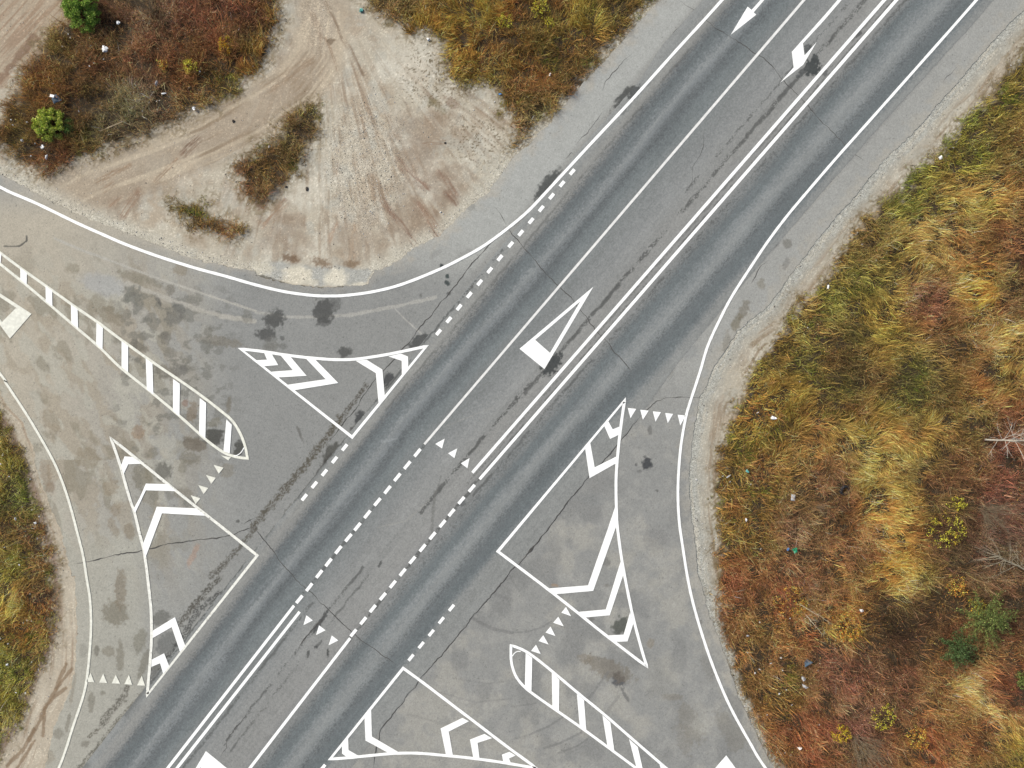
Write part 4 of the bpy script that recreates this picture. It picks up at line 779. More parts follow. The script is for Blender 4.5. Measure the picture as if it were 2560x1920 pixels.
ar = Z('R', [(350, 660), (668, 130), (742, 192), (915, 0), (1428, -600), (1498, -600), (985, 0), (782, 238), (830, 282)])
def poly_fan(pts, faces, name, label, cat, mat):
    o = solid(name, ([W2(p) for p in pts], faces), mat, Z_P, centre_of(pts)); return tag(o, label, cat)
poly_fan(ar, [(0, 1, 2, 7, 8), (2, 3, 6, 7), (3, 4, 5, 6)], 'lane_arrow', 'straight ahead arrow painted in the left lane at the top edge', 'lane arrow', M_PAINT)
tr = Z('R', [(1500, 982), (2111, 297), (3030, -770), (3100, -770), (2111, 387), (1710, 822), (1738, 1052), (1970, 795), (1715, 1225), (1275, 1568), (1535, 1275)])
poly_fan(tr, [(0, 1, 4, 5), (1, 2, 3, 4), (0, 5, 6, 8, 10), (6, 7, 8), (8, 9, 10)], 'lane_arrow', 'turning arrow with swept back head painted beside the double centre line', 'lane arrow', M_PAINT)

# ------------------------------------------------------------------ vegetation
GX_ = np.arange(-37, 37.01, 0.1); GY_ = np.arange(-29, 29.01, 0.1)
_gx, _gy = np.meshgrid(GX_, GY_); _px, _py = PX(_gx, _gy)
VF = veg_field(_px, _py); AF = asph_field(_px, _py)
# colour survey of the plant cover: photo position (2212 px plan), colour, kind G long lodged grass / W brown weeds / N short green / D dark hollow
CP = [(2150, 200, (112, 102, 46), 'N'), (2080, 330, (108, 112, 44), 'N'), (1960, 420, (104, 108, 46), 'N'), (2190, 330, (118, 96, 50), 'W'), (2110, 420, (158, 128, 66), 'G'), (2000, 500, (160, 132, 74), 'G'), (2160, 520, (120, 86, 50), 'W'), (2205, 540, (88, 64, 44), 'W'), (1900, 560, (104, 100, 46), 'N'),
      (1880, 520, (120, 100, 54), 'W'), (1820, 640, (112, 106, 48), 'N'), (2000, 650, (124, 88, 62), 'W'), (2120, 625, (172, 132, 58), 'G'), (1900, 700, (140, 116, 52), 'G'), (1960, 590, (146, 120, 66), 'G'), (2150, 720, (164, 132, 74), 'G'), (2190, 760, (158, 126, 68), 'G'), (1710, 780, (106, 100, 46), 'N'), (1760, 720, (120, 104, 54), 'N'),
      (1850, 800, (80, 68, 38), 'W'), (1960, 840, (74, 76, 36), 'N'), (1840, 730, (84, 78, 40), 'W'), (2060, 760, (96, 82, 44), 'W'), (1800, 860, (92, 84, 42), 'N'), (2040, 860, (90, 78, 42), 'W'), (2180, 640, (92, 72, 44), 'W'), (1880, 760, (130, 108, 52), 'G'), (2100, 850, (140, 106, 56), 'G'), (1650, 900, (140, 112, 50), 'N'), (1690, 850, (132, 112, 50), 'G'), (1760, 950, (126, 98, 52), 'G'), (1900, 930, (154, 124, 62), 'G'), (2000, 950, (150, 120, 60), 'G'), (2080, 900, (104, 88, 44), 'W'),
      (2160, 960, (112, 74, 56), 'W'), (1620, 1050, (124, 98, 50), 'N'), (1620, 1150, (122, 96, 46), 'N'), (1800, 1050, (118, 86, 58), 'W'), (1900, 1100, (148, 118, 56), 'G'), (1890, 1020, (152, 126, 66), 'G'), (2030, 1030, (92, 74, 46), 'D'), (2040, 980, (100, 84, 46), 'W'), (2150, 1100, (100, 70, 54), 'W'), (1710, 1150, (116, 90, 64), 'W'),
      (1850, 1190, (120, 88, 54), 'W'), (1920, 1230, (170, 136, 58), 'G'), (1915, 1160, (156, 126, 60), 'G'), (2050, 1180, (74, 56, 40), 'D'), (2150, 1180, (98, 80, 64), 'W'), (1640, 1250, (126, 82, 50), 'W'), (1750, 1270, (116, 84, 56), 'W'), (1950, 1290, (182, 152, 84), 'G'), (1930, 1345, (52, 38, 26), 'D'), (1970, 1310, (62, 46, 30), 'D'), (1900, 1330, (66, 50, 32), 'D'), (1990, 1365, (70, 50, 34), 'D'), (1955, 1385, (66, 46, 32), 'D'), (1700, 1340, (150, 100, 54), 'W'),
      (1830, 1340, (170, 122, 56), 'W'), (1800, 1450, (112, 80, 60), 'W'), (1870, 1430, (110, 78, 58), 'W'), (1950, 1480, (106, 72, 52), 'W'), (2010, 1400, (96, 72, 42), 'D'), (2090, 1490, (188, 158, 92), 'G'), (2130, 1530, (176, 144, 84), 'G'), (2180, 1590, (150, 118, 62), 'G'), (2060, 1540, (132, 96, 52), 'W'), (2160, 1480, (108, 72, 46), 'W'), (2120, 1570, (112, 74, 46), 'W'), (2050, 1450, (110, 78, 46), 'W'), (1690, 1480, (120, 100, 50), 'N'),
      (1750, 1560, (124, 78, 50), 'W'), (1850, 1560, (106, 80, 62), 'W'), (2000, 1600, (128, 84, 48), 'W'), (2100, 1600, (122, 82, 46), 'W'), (2150, 1645, (96, 80, 38), 'D'), (2200, 1630, (140, 120, 46), 'N'), (1720, 1620, (124, 84, 48), 'W'), (2190, 1300, (88, 66, 46), 'W'), (2200, 1500, (110, 70, 46), 'W'), (1650, 1420, (118, 92, 50), 'W'),
      (330, 30, (128, 104, 76), 'W'), (440, 60, (118, 80, 54), 'W'), (560, 60, (86, 62, 40), 'W'), (480, 20, (112, 74, 50), 'W'), (400, 150, (112, 74, 40), 'W'), (540, 130, (132, 102, 46), 'G'), (590, 60, (126, 98, 46), 'G'), (100, 200, (126, 86, 40), 'W'), (200, 150, (104, 78, 44), 'W'), (300, 210, (126, 112, 84), 'D'), (60, 300, (98, 78, 38), 'W'),
      (200, 320, (106, 90, 48), 'N'), (260, 270, (118, 104, 74), 'D'), (430, 200, (118, 90, 50), 'W'), (470, 130, (104, 68, 38), 'W'), (120, 340, (100, 74, 40), 'W'), (280, 120, (112, 84, 52), 'W'), (180, 210, (90, 66, 36), 'W'), (20, 330, (100, 82, 40), 'W'), (120, 120, (110, 88, 46), 'W'), (500, 190, (110, 98, 46), 'N'),
      (860, 20, (118, 98, 58), 'W'), (900, 60, (150, 118, 48), 'G'), (1050, 30, (156, 124, 50), 'G'), (1000, 120, (156, 128, 56), 'G'), (1100, 80, (104, 76, 34), 'W'), (1150, 160, (136, 94, 42), 'W'), (1250, 60, (132, 106, 42), 'G'), (1200, 130, (94, 78, 36), 'N'), (1320, 30, (104, 92, 44), 'N'), (1120, 220, (110, 92, 48), 'N'), (1060, 160, (152, 126, 54), 'G'),
      (1150, 250, (120, 100, 62), 'W'), (1230, 190, (112, 88, 46), 'W'), (1180, 30, (96, 74, 34), 'W'), (980, 40, (140, 112, 46), 'G'), (1020, 190, (112, 100, 48), 'N'), (1280, 110, (104, 88, 44), 'N'),
      (640, 290, (112, 92, 54), 'W'), (580, 360, (110, 88, 50), 'N'), (660, 250, (100, 90, 50), 'N'), (560, 420, (116, 84, 50), 'W'), (420, 470, (104, 88, 40), 'N'), (470, 490, (124, 92, 48), 'W'),
      (20, 930, (122, 106, 48), 'N'), (10, 1000, (150, 124, 58), 'G'), (30, 990, (110, 104, 48), 'N'), (40, 1080, (92, 98, 44), 'N'), (70, 1130, (112, 84, 50), 'N'), (85, 1200, (116, 92, 52), 'N'), (90, 1280, (112, 80, 54), 'N'), (20, 1220, (116, 104, 44), 'N'), (30, 1300, (150, 126, 54), 'G'), (50, 1360, (140, 96, 44), 'N'), (30, 1430, (124, 122, 48), 'N'),
      (65, 1420, (118, 92, 48), 'N'), (10, 1520, (128, 122, 48), 'N'), (30, 1540, (124, 110, 50), 'N'), (10, 1450, (118, 116, 46), 'N'), (50, 1480, (128, 112, 50), 'N'), (-30, 1600, (126, 118, 48), 'N'), (60, 1330, (134, 104, 48), 'N'), (5, 1380, (120, 96, 44), 'N')]
cpx = np.array([(c[0]*1.15732, c[1]*1.15732) for c in CP]); cpc = np.array([c[2] for c in CP], float); cpc[cpx[:, 0] < 130] = cpc[cpx[:, 0] < 130]*np.where(cpx[cpx[:, 0] < 130][:, 1:] > 980, 1.2, 1.0); cpk = np.array(['GWND'.index(c[3]) for c in CP])
cs_x = np.arange(-37, 37.01, 0.3); cs_y = np.arange(-29, 29.01, 0.3)
ax_, ay_ = np.meshgrid(cs_x, cs_y); apx, apy = PX(ax_, ay_)
apx = apx+(fbm(apx/30., apy/30., 401, 3)-0.5)*70; apy = apy+(fbm(apx/30., apy/30., 402, 3)-0.5)*70
wsum = np.zeros(ax_.shape); CF = np.zeros(ax_.shape+(3,)); KF = np.zeros(ax_.shape+(4,))
for i in range(len(CP)):
    w = 1/((apx-cpx[i, 0])**2+(apy-cpx[i, 1])**2+250)**1.9
    wsum += w; CF += w[..., None]*cpc[i]; KF[..., cpk[i]] += w
CF /= wsum[..., None]; KF /= wsum[..., None]
def lookup(A, x, y, st, x0=-37., y0=-29.):
    i = np.clip(np.rint((y-y0)/st).astype(int), 0, A.shape[0]-1); j = np.clip(np.rint((x-x0)/st).astype(int), 0, A.shape[1]-1)
    return A[i, j]
def scatter(n, cond):
    x = RNG.uniform(-35, 35, n); y = RNG.uniform(-27, 27, n)
    vf = lookup(VF, x, y, 0.1); af = lookup(AF, x, y, 0.1)
    k = cond(x, y, vf, af); return x[k], y[k], vf[k]
VGAIN = 2.15
def blades(x, y, length, phi0, phi1, az, width, colr, z0=None, seg=3):
    n = len(x); t = np.linspace(0, 1, seg+1)
    H = np.zeros((n, seg+1)); Zz = np.zeros((n, seg+1))
    for i in range(seg):
        ph = phi0+(phi1-phi0)*((i+0.5)/seg)
        H[:, i+1] = H[:, i]+np.sin(ph)*length/seg; Zz[:, i+1] = Zz[:, i]+np.cos(ph)*length/seg
    Zz = np.maximum(Zz, 0.01)+(0 if z0 is None else z0[:, None])
    wv = width[:, None]*np.array([0.8, 1.0, 0.75, 0.12])[None, :seg+1] if seg == 3 else width[:, None]*np.array([0.9, 1.0, 0.15])[None, :]
    dx, dy = np.cos(az), np.sin(az)
    px = x[:, None]+H*dx[:, None]; py = y[:, None]+H*dy[:, None]
    tw = RNG.uniform(-0.6, 0.6, n); nx = -np.sin(az+tw); ny = np.cos(az+tw)
    V = np.zeros((n, seg+1, 2, 3))
    for k, s in ((0, 1), (1, -1)):
        V[:, :, k, 0] = px+s*wv*0.5*nx[:, None]; V[:, :, k, 1] = py+s*wv*0.5*ny[:, None]; V[:, :, k, 2] = Zz-0.02
    shade = np.array([0.85, 0.97, 1.05, 1.1])[:seg+1]
    C = np.clip(colr[:, None, None, :]*np.ones((1, seg+1, 2, 1))*1.0, 0.004, 0.8)
    base = (np.arange(n)*(seg+1)*2)[:, None]+np.arange(seg)[None, :]*2
    Q = np.stack([base, base+1, base+3, base+2], -1).reshape(-1, 4)
    return V.reshape(-1, 3), Q, C.reshape(-1, 3)
def veg_color(x, y, gain, var=0.35, hue=0.10, sat=0.95):
    c = lookup(CF, x+RNG.normal(0, .25, len(x)), y+RNG.normal(0, .25, len(y)), 0.3); a = alb(c)*gain; a = (a*sat+a.mean(1, keepdims=True)*(1-sat))*np.array((1.005, 0.91, 0.785))*1.03
    pm = fbm(x/0.8, y/0.8, 471, 4)-0.5; pg = fbm(x/1.5, y/1.5, 475, 3)-0.5; a = a*np.exp(pm*1.5)[:, None]*np.exp(pg[:, None]*np.array((-0.25, 0.35, 0.0)))
    n = RNG.normal(0, 1, len(x)); a = a*np.exp(n*var)[:, None]
    h = RNG.normal(0, hue, (len(x), 3)); a = a*np.exp(h)
    return np.clip(a, 0.006, 0.6)
def flow(x, y):
    """wind-laid direction of the long grass: clumps swirl, generally pointing away from the road"""
    g = (fbm(x/1.7, y/1.7, 411, 4)-0.5)*6.4
    return np.where(x > 5, 0.15, 2.6)+g+RNG.normal(0, .45, len(x))
clump = lambda x, y: fbm(x/0.55, y/0.55, 421, 3)
def parts_join(lst):
    Vs, Qs, Cs = [], [], []; o = 0
    for V, Q, C in lst: Vs.append(V); Qs.append(Q+o); Cs.append(C); o += len(V)
    return np.concatenate(Vs), np.concatenate(Qs), np.concatenate(Cs)
zof = lambda x, y: relief(x, y)

# long lodged dry grass
x, y, vf = scatter(1500000, lambda x, y, vf, af: (vf > 0) & (af < -6))
K = lookup(KF, x, y, 0.3); cl = clump(x, y)
keep = RNG.random(len(x)) < np.clip(K[:, 0]*0.95+0.13, 0, 1)*sstep(-8, 22, vf)*(0.05+1.25*sstep(0.38, 0.58, cl))*0.9
x, y = x[keep], y[keep]; n = len(x); cl = cl[keep]
ln = RNG.uniform(0.3, 0.75, n)*(0.6+0.8*cl); wide = RNG.random(n) < 0.3
V, Q, C = blades(x, y, ln, RNG.uniform(0.2, 0.7, n), RNG.uniform(1.15, 1.75, n), flow(x, y), np.where(wide, RNG.uniform(0.018, 0.034, n), RNG.uniform(0.008, 0.016, n)), veg_color(x, y, VGAIN*1.2, 0.55, 0.05)*np.where(wide, RNG.uniform(0.7, 1.45, n), np.where(RNG.random(n) < 0.35, 0.35, 0.95))[:, None]*np.array((1.0, 1.0, 1.04)), zof(x, y))
N_G = n
o = mesh_np('dry_grass', V, Q, M_VEG, C); tag(o, 'long golden dry grass lying in swirls beside the roads', 'grass', kind='stuff')

# short green and olive grass along the verges and as undergrowth
x, y, vf = scatter(1500000, lambda x, y, vf, af: (vf > -14) & (af < -3))
K = lookup(KF, x, y, 0.3); cl = fbm(x/0.4, y/0.4, 431, 3)
p = np.clip(K[:, 2]*1.1+0.16, 0, 1)*sstep(-14, 10, vf)*(0.2+1.2*sstep(0.36, 0.6, cl))*0.8
keep = RNG.random(len(x)) < p; x, y = x[keep], y[keep]; n = len(x)
c = veg_color(x, y, VGAIN*1.05, 0.6, 0.10)
gk = sstep(0.5, 0.66, fbm(x/0.7, y/0.7, 433, 3))*lookup(KF, x, y, 0.3)[:, 2]*0.75
c = c*(1-gk[:, None])+gk[:, None]*alb((104, 118, 40))*VGAIN*0.95*np.exp(RNG.normal(0, .3, n))[:, None]
V, Q, C = blades(x, y, RNG.uniform(0.10, 0.32, n), RNG.uniform(0.1, 0.7, n), RNG.uniform(0.7, 1.5, n), RNG.uniform(0, 6.28, n), RNG.uniform(0.010, 0.022, n), np.clip(c, .006, .5), zof(x, y), 2)
N_N = n
o = mesh_np('green_grass', V, Q, M_VEG, C); tag(o, 'short green and olive grass along the road verges', 'grass', kind='stuff')

# dead weeds: small withered leaves and thin stems
x, y, vf = scatter(2600000, lambda x, y, vf, af: (vf > -6) & (af < -4))
K = lookup(KF, x, y, 0.3); cl = fbm(x/0.5, y/0.5, 441, 3)
p = np.clip(K[:, 1]*1.1+K[:, 3]*0.45+0.16, 0, 1)*sstep(-6, 14, vf)*(0.08+1.3*sstep(0.36, 0.6, cl))
keep = RNG.random(len(x)) < p; x, y = x[keep], y[keep]; n = len(x); cl = cl[keep]
hmax = 0.08+0.5*sstep(0.35, 0.7, cl)
h = RNG.random(n)**0.8*hmax
def flecks(x, y, z, size, colr, flat=0.6):
    n = len(x); az = RNG.uniform(0, 6.283, n); el = RNG.normal(0, flat, n)
    d = np.stack([np.cos(az)*np.cos(el), np.sin(az)*np.cos(el), np.sin(el)], 1); r = RNG.normal(0, 1, (n, 3)); r[:, 2] *= 0.5
    s = np.cross(d, r); s /= np.linalg.norm(s, axis=1)[:, None]+1e-9
    c = np.stack([x, y, z], 1); L = size[:, None]*0.5; Wd = L*RNG.uniform(0.25, 0.6, (n, 1))
    V = np.stack([c-d*L, c+s*Wd, c+d*L, c-s*Wd], 1).reshape(-1, 3)
    Q = (np.arange(n)*4)[:, None]+np.arange(4)[None, :]
    return V, Q, np.repeat(colr, 4, 0)
w1 = flecks(x, y, zof(x, y)+h+0.01, RNG.uniform(0.03, 0.085, n), veg_color(x, y, VGAIN*1.3, 0.7, 0.16)*np.where(RNG.random(n) < 0.22, 0.3, 1)[:, None])
k2 = RNG.random(n) < 0.38
xs, ys = x[k2], y[k2]; m = len(xs)
w2 = blades(xs, ys, (0.12+hmax[k2])*RNG.uniform(0.8, 1.7, m), RNG.uniform(0, 0.6, m), RNG.uniform(0.6, 1.6, m), RNG.uniform(0, 6.28, m), RNG.uniform(0.008, 0.016, m), veg_color(xs, ys, VGAIN*1.35, 0.6, 0.1, .8), zof(xs, ys), 2)
V, Q, C = parts_join([w1, w2]); N_W = n
o = mesh_np('dead_weeds', V, Q, M_VEG, C); tag(o, 'rust brown withered weeds covering the rough ground', 'weeds', kind='stuff')

# fallen yellow leaves and tiny tufts on the sand
x, y, vf = scatter(160000, lambda x, y, vf, af: (vf > 0) & (af < -8))
keep = RNG.random(len(x)) < 0.10+0.5*sstep(0.6, 0.75, fbm(x/1.6, y/1.6, 451, 3)); x, y = x[keep], y[keep]; n = len(x)
base = np.array([alb(q) for q in ((212, 164, 70), (222, 186, 92), (204, 130, 56), (226, 210, 170), (180, 96, 52))])[RNG.integers(0, 5, n)]
V, Q, C = flecks(x, y, zof(x, y)+RNG.uniform(0.1, 0.5, n), RNG.uniform(0.05, 0.10, n), base*RNG.uniform(0.8, 1.3, (n, 1)), 0.4)
o = mesh_np('fallen_leaves', V, Q, M_VEG, C); tag(o, 'scattered yellow and orange leaves caught in the weeds', 'leaves', kind='stuff')
x, y, vf = scatter(700000, lambda x, y, vf, af: (vf < 4) & (vf > -170) & (af < -3))
px, py = PX(x, y)
sp = sstep(0, 1, 1.15-np.hypot((px-1090)/150., (py-190)/150.)) + sstep(0, 1, 1.15-np.hypot((px-1200)/130., (py-370)/120.)) + sstep(0, .8, 1-np.hypot((px-690)/90., (py-330)/70.))*.7 + sstep(-55, -4, vf)*0.75
keep = RNG.random(len(x)) < sp*sstep(0.62, 0.72, fbm(x/0.16, y/0.16, 461, 2))*0.42; x, y = x[keep], y[keep]; n = len(x)
cc = np.array([alb(q) for q in ((96, 92, 50), (120, 88, 52), (104, 74, 58), (92, 104, 46))])[RNG.integers(0, 4, n)]*RNG.uniform(0.7, 1.5, (n, 1))
V, Q, C = flecks(x, y, zof(x, y)+RNG.uniform(0.01, 0.09, n), RNG.uniform(0.03, 0.09, n), cc, 0.5)
o = mesh_np('sparse_weeds', V, Q, M_VEG, C); tag(o, 'tiny scattered weeds growing on the bare sand', 'weeds', kind='stuff')

# gravel: loose stones
x, y, vf = scatter(260000, lambda x, y, vf, af: (vf < 6) & (af < 2) & (af > -400))
px, py = PX(x, y)
keep = RNG.random(len(x)) < (earth_gravel(px, py)*0.85+0.05); x, y = x[keep], y[keep]; n = len(x)
oct_ = np.array([(1, 0, 0), (0, 1, 0), (-1, 0, 0), (0, -1, 0), (0, 0, 1), (0, 0, -0.6)], float)
of = np.array([(0, 1, 4), (1, 2, 4), (2, 3, 4), (3, 0, 4), (1, 0, 5), (2, 1, 5), (3, 2, 5), (0, 3, 5)])
sz = RNG.uniform(0.010, 0.026, n)*np.exp(RNG.normal(0, .35, n)); V = oct_[None]*RNG.uniform(0.6, 1.35, (n, 6, 3))*sz[:, None, None]
rz = RNG.uniform(0, 6.28, n); c_, s_ = np.cos(rz)[:, None], np.sin(rz)[:, None]
V = np.stack([V[..., 0]*c_-V[..., 1]*s_+x[:, None], V[..., 0]*s_+V[..., 1]*c_+y[:, None], V[..., 2]*0.7+(zof(x, y)+0.008)[:, None]], -1).reshape(-1, 3)
Q = (np.arange(n)*6)[:, None, None]+of[None]
cc = np.array([alb(q) for q in ((240, 238, 230), (215, 212, 204), (190, 184, 174), (250, 249, 245), (140, 134, 124))])[RNG.integers(0, 5, n)]
o = mesh_np('gravel', V, Q.reshape(-1, 3), M_VEG, np.repeat(cc, 6, 0)); tag(o, 'loose pale gravel along the road edges and on the dirt', 'gravel', kind='stuff')

# ------------------------------------------------------------------ twigs, shrubs, trees
def tubes(lines, sides=5):
    """lines: list of (points (n,3), radii (n,))"""
    Vs, Qs = [], []; o = 0
    for P, R in lines:
        P = np.asarray(P, float); R = np.asarray(R, float); n = len(P)
        d = np.gradient(P, axis=0); d /= np.linalg.norm(d, axis=1)[:, None]+1e-9
        up = np.where(np.abs(d[:, 2:3]) < 0.9, np.array([[0, 0, 1.]]), np.array([[1., 0, 0]]))
        a = np.cross(d, up); a /= np.linalg.norm(a, axis=1)[:, None]+1e-9; b = np.cross(d, a)
        th = np.arange(sides)/sides*2*math.pi
        V = P[:, None]+R[:, None, None]*(np.cos(th)[None, :, None]*a[:, None]+np.sin(th)[None, :, None]*b[:, None])
        Vs.append(V.reshape(-1, 3))
        i = np.arange(n-1)[:, None]*sides+np.arange(sides)[None]; j = np.arange(n-1)[:, None]*sides+(np.arange(sides)[None]+1) % sides
        Qs.append(np.stack([i, j, j+sides, i+sides], -1).reshape(-1, 4)+o); o += n*sides
    return np.concatenate(Vs), np.concatenate(Qs)
def grow(rs, p, d, L, r, depth, spread, out, tips, level=0, nsub=(4, 4, 3), curve=0.25, up=0.1):
    n = 6; pts = [np.array(p, float)]; dd = np.array(d, float)
    for i in range(n):
        dd = dd+rs.normal(0, curve/n*1.6, 3)+np.array((0, 0, up/n)); dd /= np.linalg.norm(dd); pts.append(pts[-1]+dd*L/n)
    out.setdefault(level, []).append((np.array(pts), np.linspace(r, r*0.35 if depth else r*0.2, n+1)))
    tips.append((pts[-1], dd, level))
    if depth:
        for k in range(nsub[min(level, len(nsub)-1)]):
            t = rs.uniform(0.3, 0.98); i = min(int(t*n), n-1); q = pts[i]+(pts[i+1]-pts[i])*(t*n-i)
            rnd = rs.normal(0, 1, 3); rnd /= np.linalg.norm(rnd); nd = dd*math.cos(spread)+rnd*math.sin(spread); nd /= np.linalg.norm(nd)
            grow(rs, q, nd, L*rs.uniform(0.45, 0.68)*(1.1-0.4*t), r*0.5*(1-t*0.4), depth-1, spread*1.05, out, tips, level+1, nsub, curve, up)
M_TWIG = flat_mat('grey_twigs', (150, 136, 112), 0.25, 8)
M_TWIGP = flat_mat('pale_twigs', (188, 178, 152), 0.2, 8)
M_BARK = flat_mat('brown_bark', (104, 84, 62), 0.3, 9)
M_BIRCH = flat_mat('white_birch_bark', (232, 226, 210), 0.15, 6, 0.7, (90, 82, 72), 0.62)
def px_at(p, z):
    """ground survey pixel -> world xy of a point at height z that the survey shows there"""
    k = (CAM_H-z)/CAM_H; x, y = W2(p); return x*k, y*k
def bare_shrub(cxy, h, n, label, seed, lean=(0, 0), mat=None, sprd=0.6, r=0.014, group='bare shrubs among the weeds'):
    rs = np.random.default_rng(seed); x, y = W2(cxy); e = empty('bare_shrub', (x, y, float(relief(x, y)))); tag(e, label, 'shrub', group)
    out, tips = {}, []
    for k in range(n):
        a = rs.uniform(0, 6.28); s = rs.uniform(0.15, sprd)*1.2
        grow(rs, (rs.normal(0, .12), rs.normal(0, .12), 0), (math.cos(a)*s+lean[0], math.sin(a)*s+lean[1], 1), h*rs.uniform(0.7, 1.1), r*rs.uniform(.7, 1.1), 2, 0.55, out, tips)
    V, Q = tubes(out[0], 5); mesh_np('stem', V, Q, mat or M_TWIG, parent=e)
    V, Q = tubes(sum([out[k] for k in out if k > 0], []), 4); mesh_np('twigs', V, Q, mat or M_TWIG, parent=e)
    return e
def t1(c, r, x, y): return T(c, r, [(x, y)])[0]
bare_shrub(t1(3, 2, 1850, 1080), 2.3, 34, 'wide bare grey shrub near the right edge below the birch', 1, (.12, -.12))
bare_shrub(t1(3, 3, 740, 1390), 2.3, 26, 'bare grey shrub with long twigs near the bottom right, nearest the road', 2, (.1, -.25))
bare_shrub(t1(3, 1, 1330, 780), 0.9, 8, 'low bare grey shrub in reddish weeds, uppermost on the right', 3, (.2, .02), r=.009)
bare_shrub(t1(0, 0, 1330, 130), 1.9, 24, 'bare grey shrub leaning over brown weeds in the upper left patch', 4, (-.05, .25), M_TWIG, .5)
bare_shrub(t1(3, 2, 420, 1060), 1.0, 14, 'thin bare shrub beside the half buried tyre', 5, (.1, -.1), r=.008)
bare_shrub(t1(3, 3, 330, 80), 1.1, 9, 'small bare shrub between orange leaves above the pale saplings', 6, (.12, -.1), r=.009)
def sapling(c0, top, h, label, seed, mat, r0, name='bare_sapling', cat='sapling', group=None, sub=9, sl=0.4):
    rs = np.random.default_rng(seed); x, y = W2(c0); z0 = float(relief(x, y)); tx, ty = px_at(top, h)
    e = empty(name, (x, y, z0)); tag(e, label, cat, group)
    n = 9; P = []
    for i in range(n+1):
        t = i/n; P.append((tx-x)*t+rs.normal(0, .02)*(i > 0)); P[-1] = (P[-1], (ty-y)*t+rs.normal(0, .02)*(i > 0), h*t-0.03*(i == 0))
    P = np.array(P); R = np.linspace(r0, r0*0.25, n+1)
    V, Q = tubes([(P, R)], 7); mesh_np('trunk', V, Q, mat, parent=e)
    out, tips = {}, []; ax = np.array((tx-x, ty-y, h)); ax /= np.linalg.norm(ax)
    for k in range(sub):
        t = rs.uniform(0.2, 0.97); i = min(int(t*n), n-1); q = P[i]+(P[i+1]-P[i])*(t*n-i)
        rnd = rs.normal(0, 1, 3); rnd -= ax*rnd.dot(ax); rnd /= np.linalg.norm(rnd)
        d = ax*0.75+rnd*0.8; d /= np.linalg.norm(d)
        out = {}; grow(rs, q, d, h*sl*(1.1-0.6*t), min(r0*0.32, .014), 1, 0.5, out, tips, nsub=(3, 2))
        V, Q = tubes(sum(out.values(), []), 4); mesh_np('branch', V, Q, mat, parent=e)
    return e
sapling(t1(3, 2, 1880, 482), t1(3, 2, 2500, 498), 9.5, 'white birch trunk leaning out of the right edge', 11, M_BIRCH, 0.062, 'birch_tree', 'birch', None, 30, .17)
sapling((2600, 1440), t1(3, 2, 1930, 1470), 1.4, 'pale fallen bare tree reaching in from the right edge', 12, M_TWIGP, 0.06, 'fallen_tree', 'bare tree', None, 24, 1.5)
sapling(t1(3, 3, 290, 300), t1(3, 3, 480, 510), 2.2, 'pale bare sapling with short side twigs, lower of the crossing pair', 13, M_TWIGP, 0.03, sub=12, sl=.22)
sapling(t1(3, 3, 225, 215), t1(3, 3, 570, 425), 3.2, 'pale bare sapling without side twigs, upper of the crossing pair', 14, M_TWIGP, 0.026, sub=9, sl=.10)

def leaf_cloud(centres, n_each, rad, size, cols, flat=0.7, rs=None):
    C = np.asarray(centres, float); n = len(C)*n_each
    i = np.repeat(np.arange(len(C)), n_each); p = RNG.normal(0, 1, (n, 3)); p /= np.linalg.norm(p, axis=1)[:, None]; p *= (RNG.random(n)**0.6)[:, None]
    p = C[i]+p*rad*np.array((1, 1, 0.7)); cc = np.array([alb(q) for q in cols])[RNG.integers(0, len(cols), n)]*np.exp(RNG.normal(0, .28, n))[:, None]*np.exp(RNG.normal(0, .18, len(C)))[i][:, None]*np.array((2.3, 2.15, 1.6))
    return flecks(p[:, 0], p[:, 1], np.maximum(p[:, 2], .02), RNG.uniform(*size, n), np.clip(cc, .006, .6), flat)
def leafy(name, cxy, R, h, nclump, n_each, cols, label, cat, seed, group=None, size=(.06, .12), crad=.2, sx=1, sy=1, lobes=None):
    rs = np.random.default_rng(seed); x, y = W2(cxy); e = empty(name, (x, y, float(relief(x, y)))); tag(e, label, cat, group)
    out, tips = {}, []; cs = []
    for k in range(nclump):
        a = rs.uniform(0, 6.28); q = math.sqrt(rs.random())*R; zz = h*(0.35+0.65*math.sqrt(max(0, 1-(q/R)**2)))*rs.uniform(0.55, 1.05)
        ox, oy = (0, 0) if not lobes else lobes[k % len(lobes)]
        cs.append((math.cos(a)*q*sx+ox, math.sin(a)*q*sy+oy, zz))
    ln = []
    for c in cs[::2]:
        m = np.array(c)*np.array((.45, .45, .5)); ln.append((np.array([(0, 0, -0.03), m, np.array(c)*0.95]), np.array((.022, .014, .005))))
    V, Q = tubes(ln, 5); mesh_np('stem', V, Q, M_BARK, parent=e)
    V, Q, C = leaf_cloud(cs, n_each, crad, size, cols, .7, rs); mesh_np('foliage', V, Q, M_LEAF, C, parent=e)
    return e
GR = [(124, 156, 76), (98, 130, 60), (146, 174, 92), (70, 94, 48), (112, 144, 68)]
GY = [(172, 190, 88), (148, 170, 76), (190, 204, 108), (114, 138, 62), (90, 114, 52)]
leafy('green_bush', t1(0, 0, 770, 130), 1.12, 1.6, 110, 130, GR, 'tall green bush at the top left beside the bare dirt corner', 'bush', 21, 'green bushes in the upper left patch', crad=.2, sx=.95, sy=1.1)
leafy('green_bush', t1(0, 0, 470, 1100), 0.98, 1.0, 100, 120, GY, 'round yellow green bush in the upper left patch near the edge line', 'bush', 22, 'green bushes in the upper left patch', (.06, .13), .18)
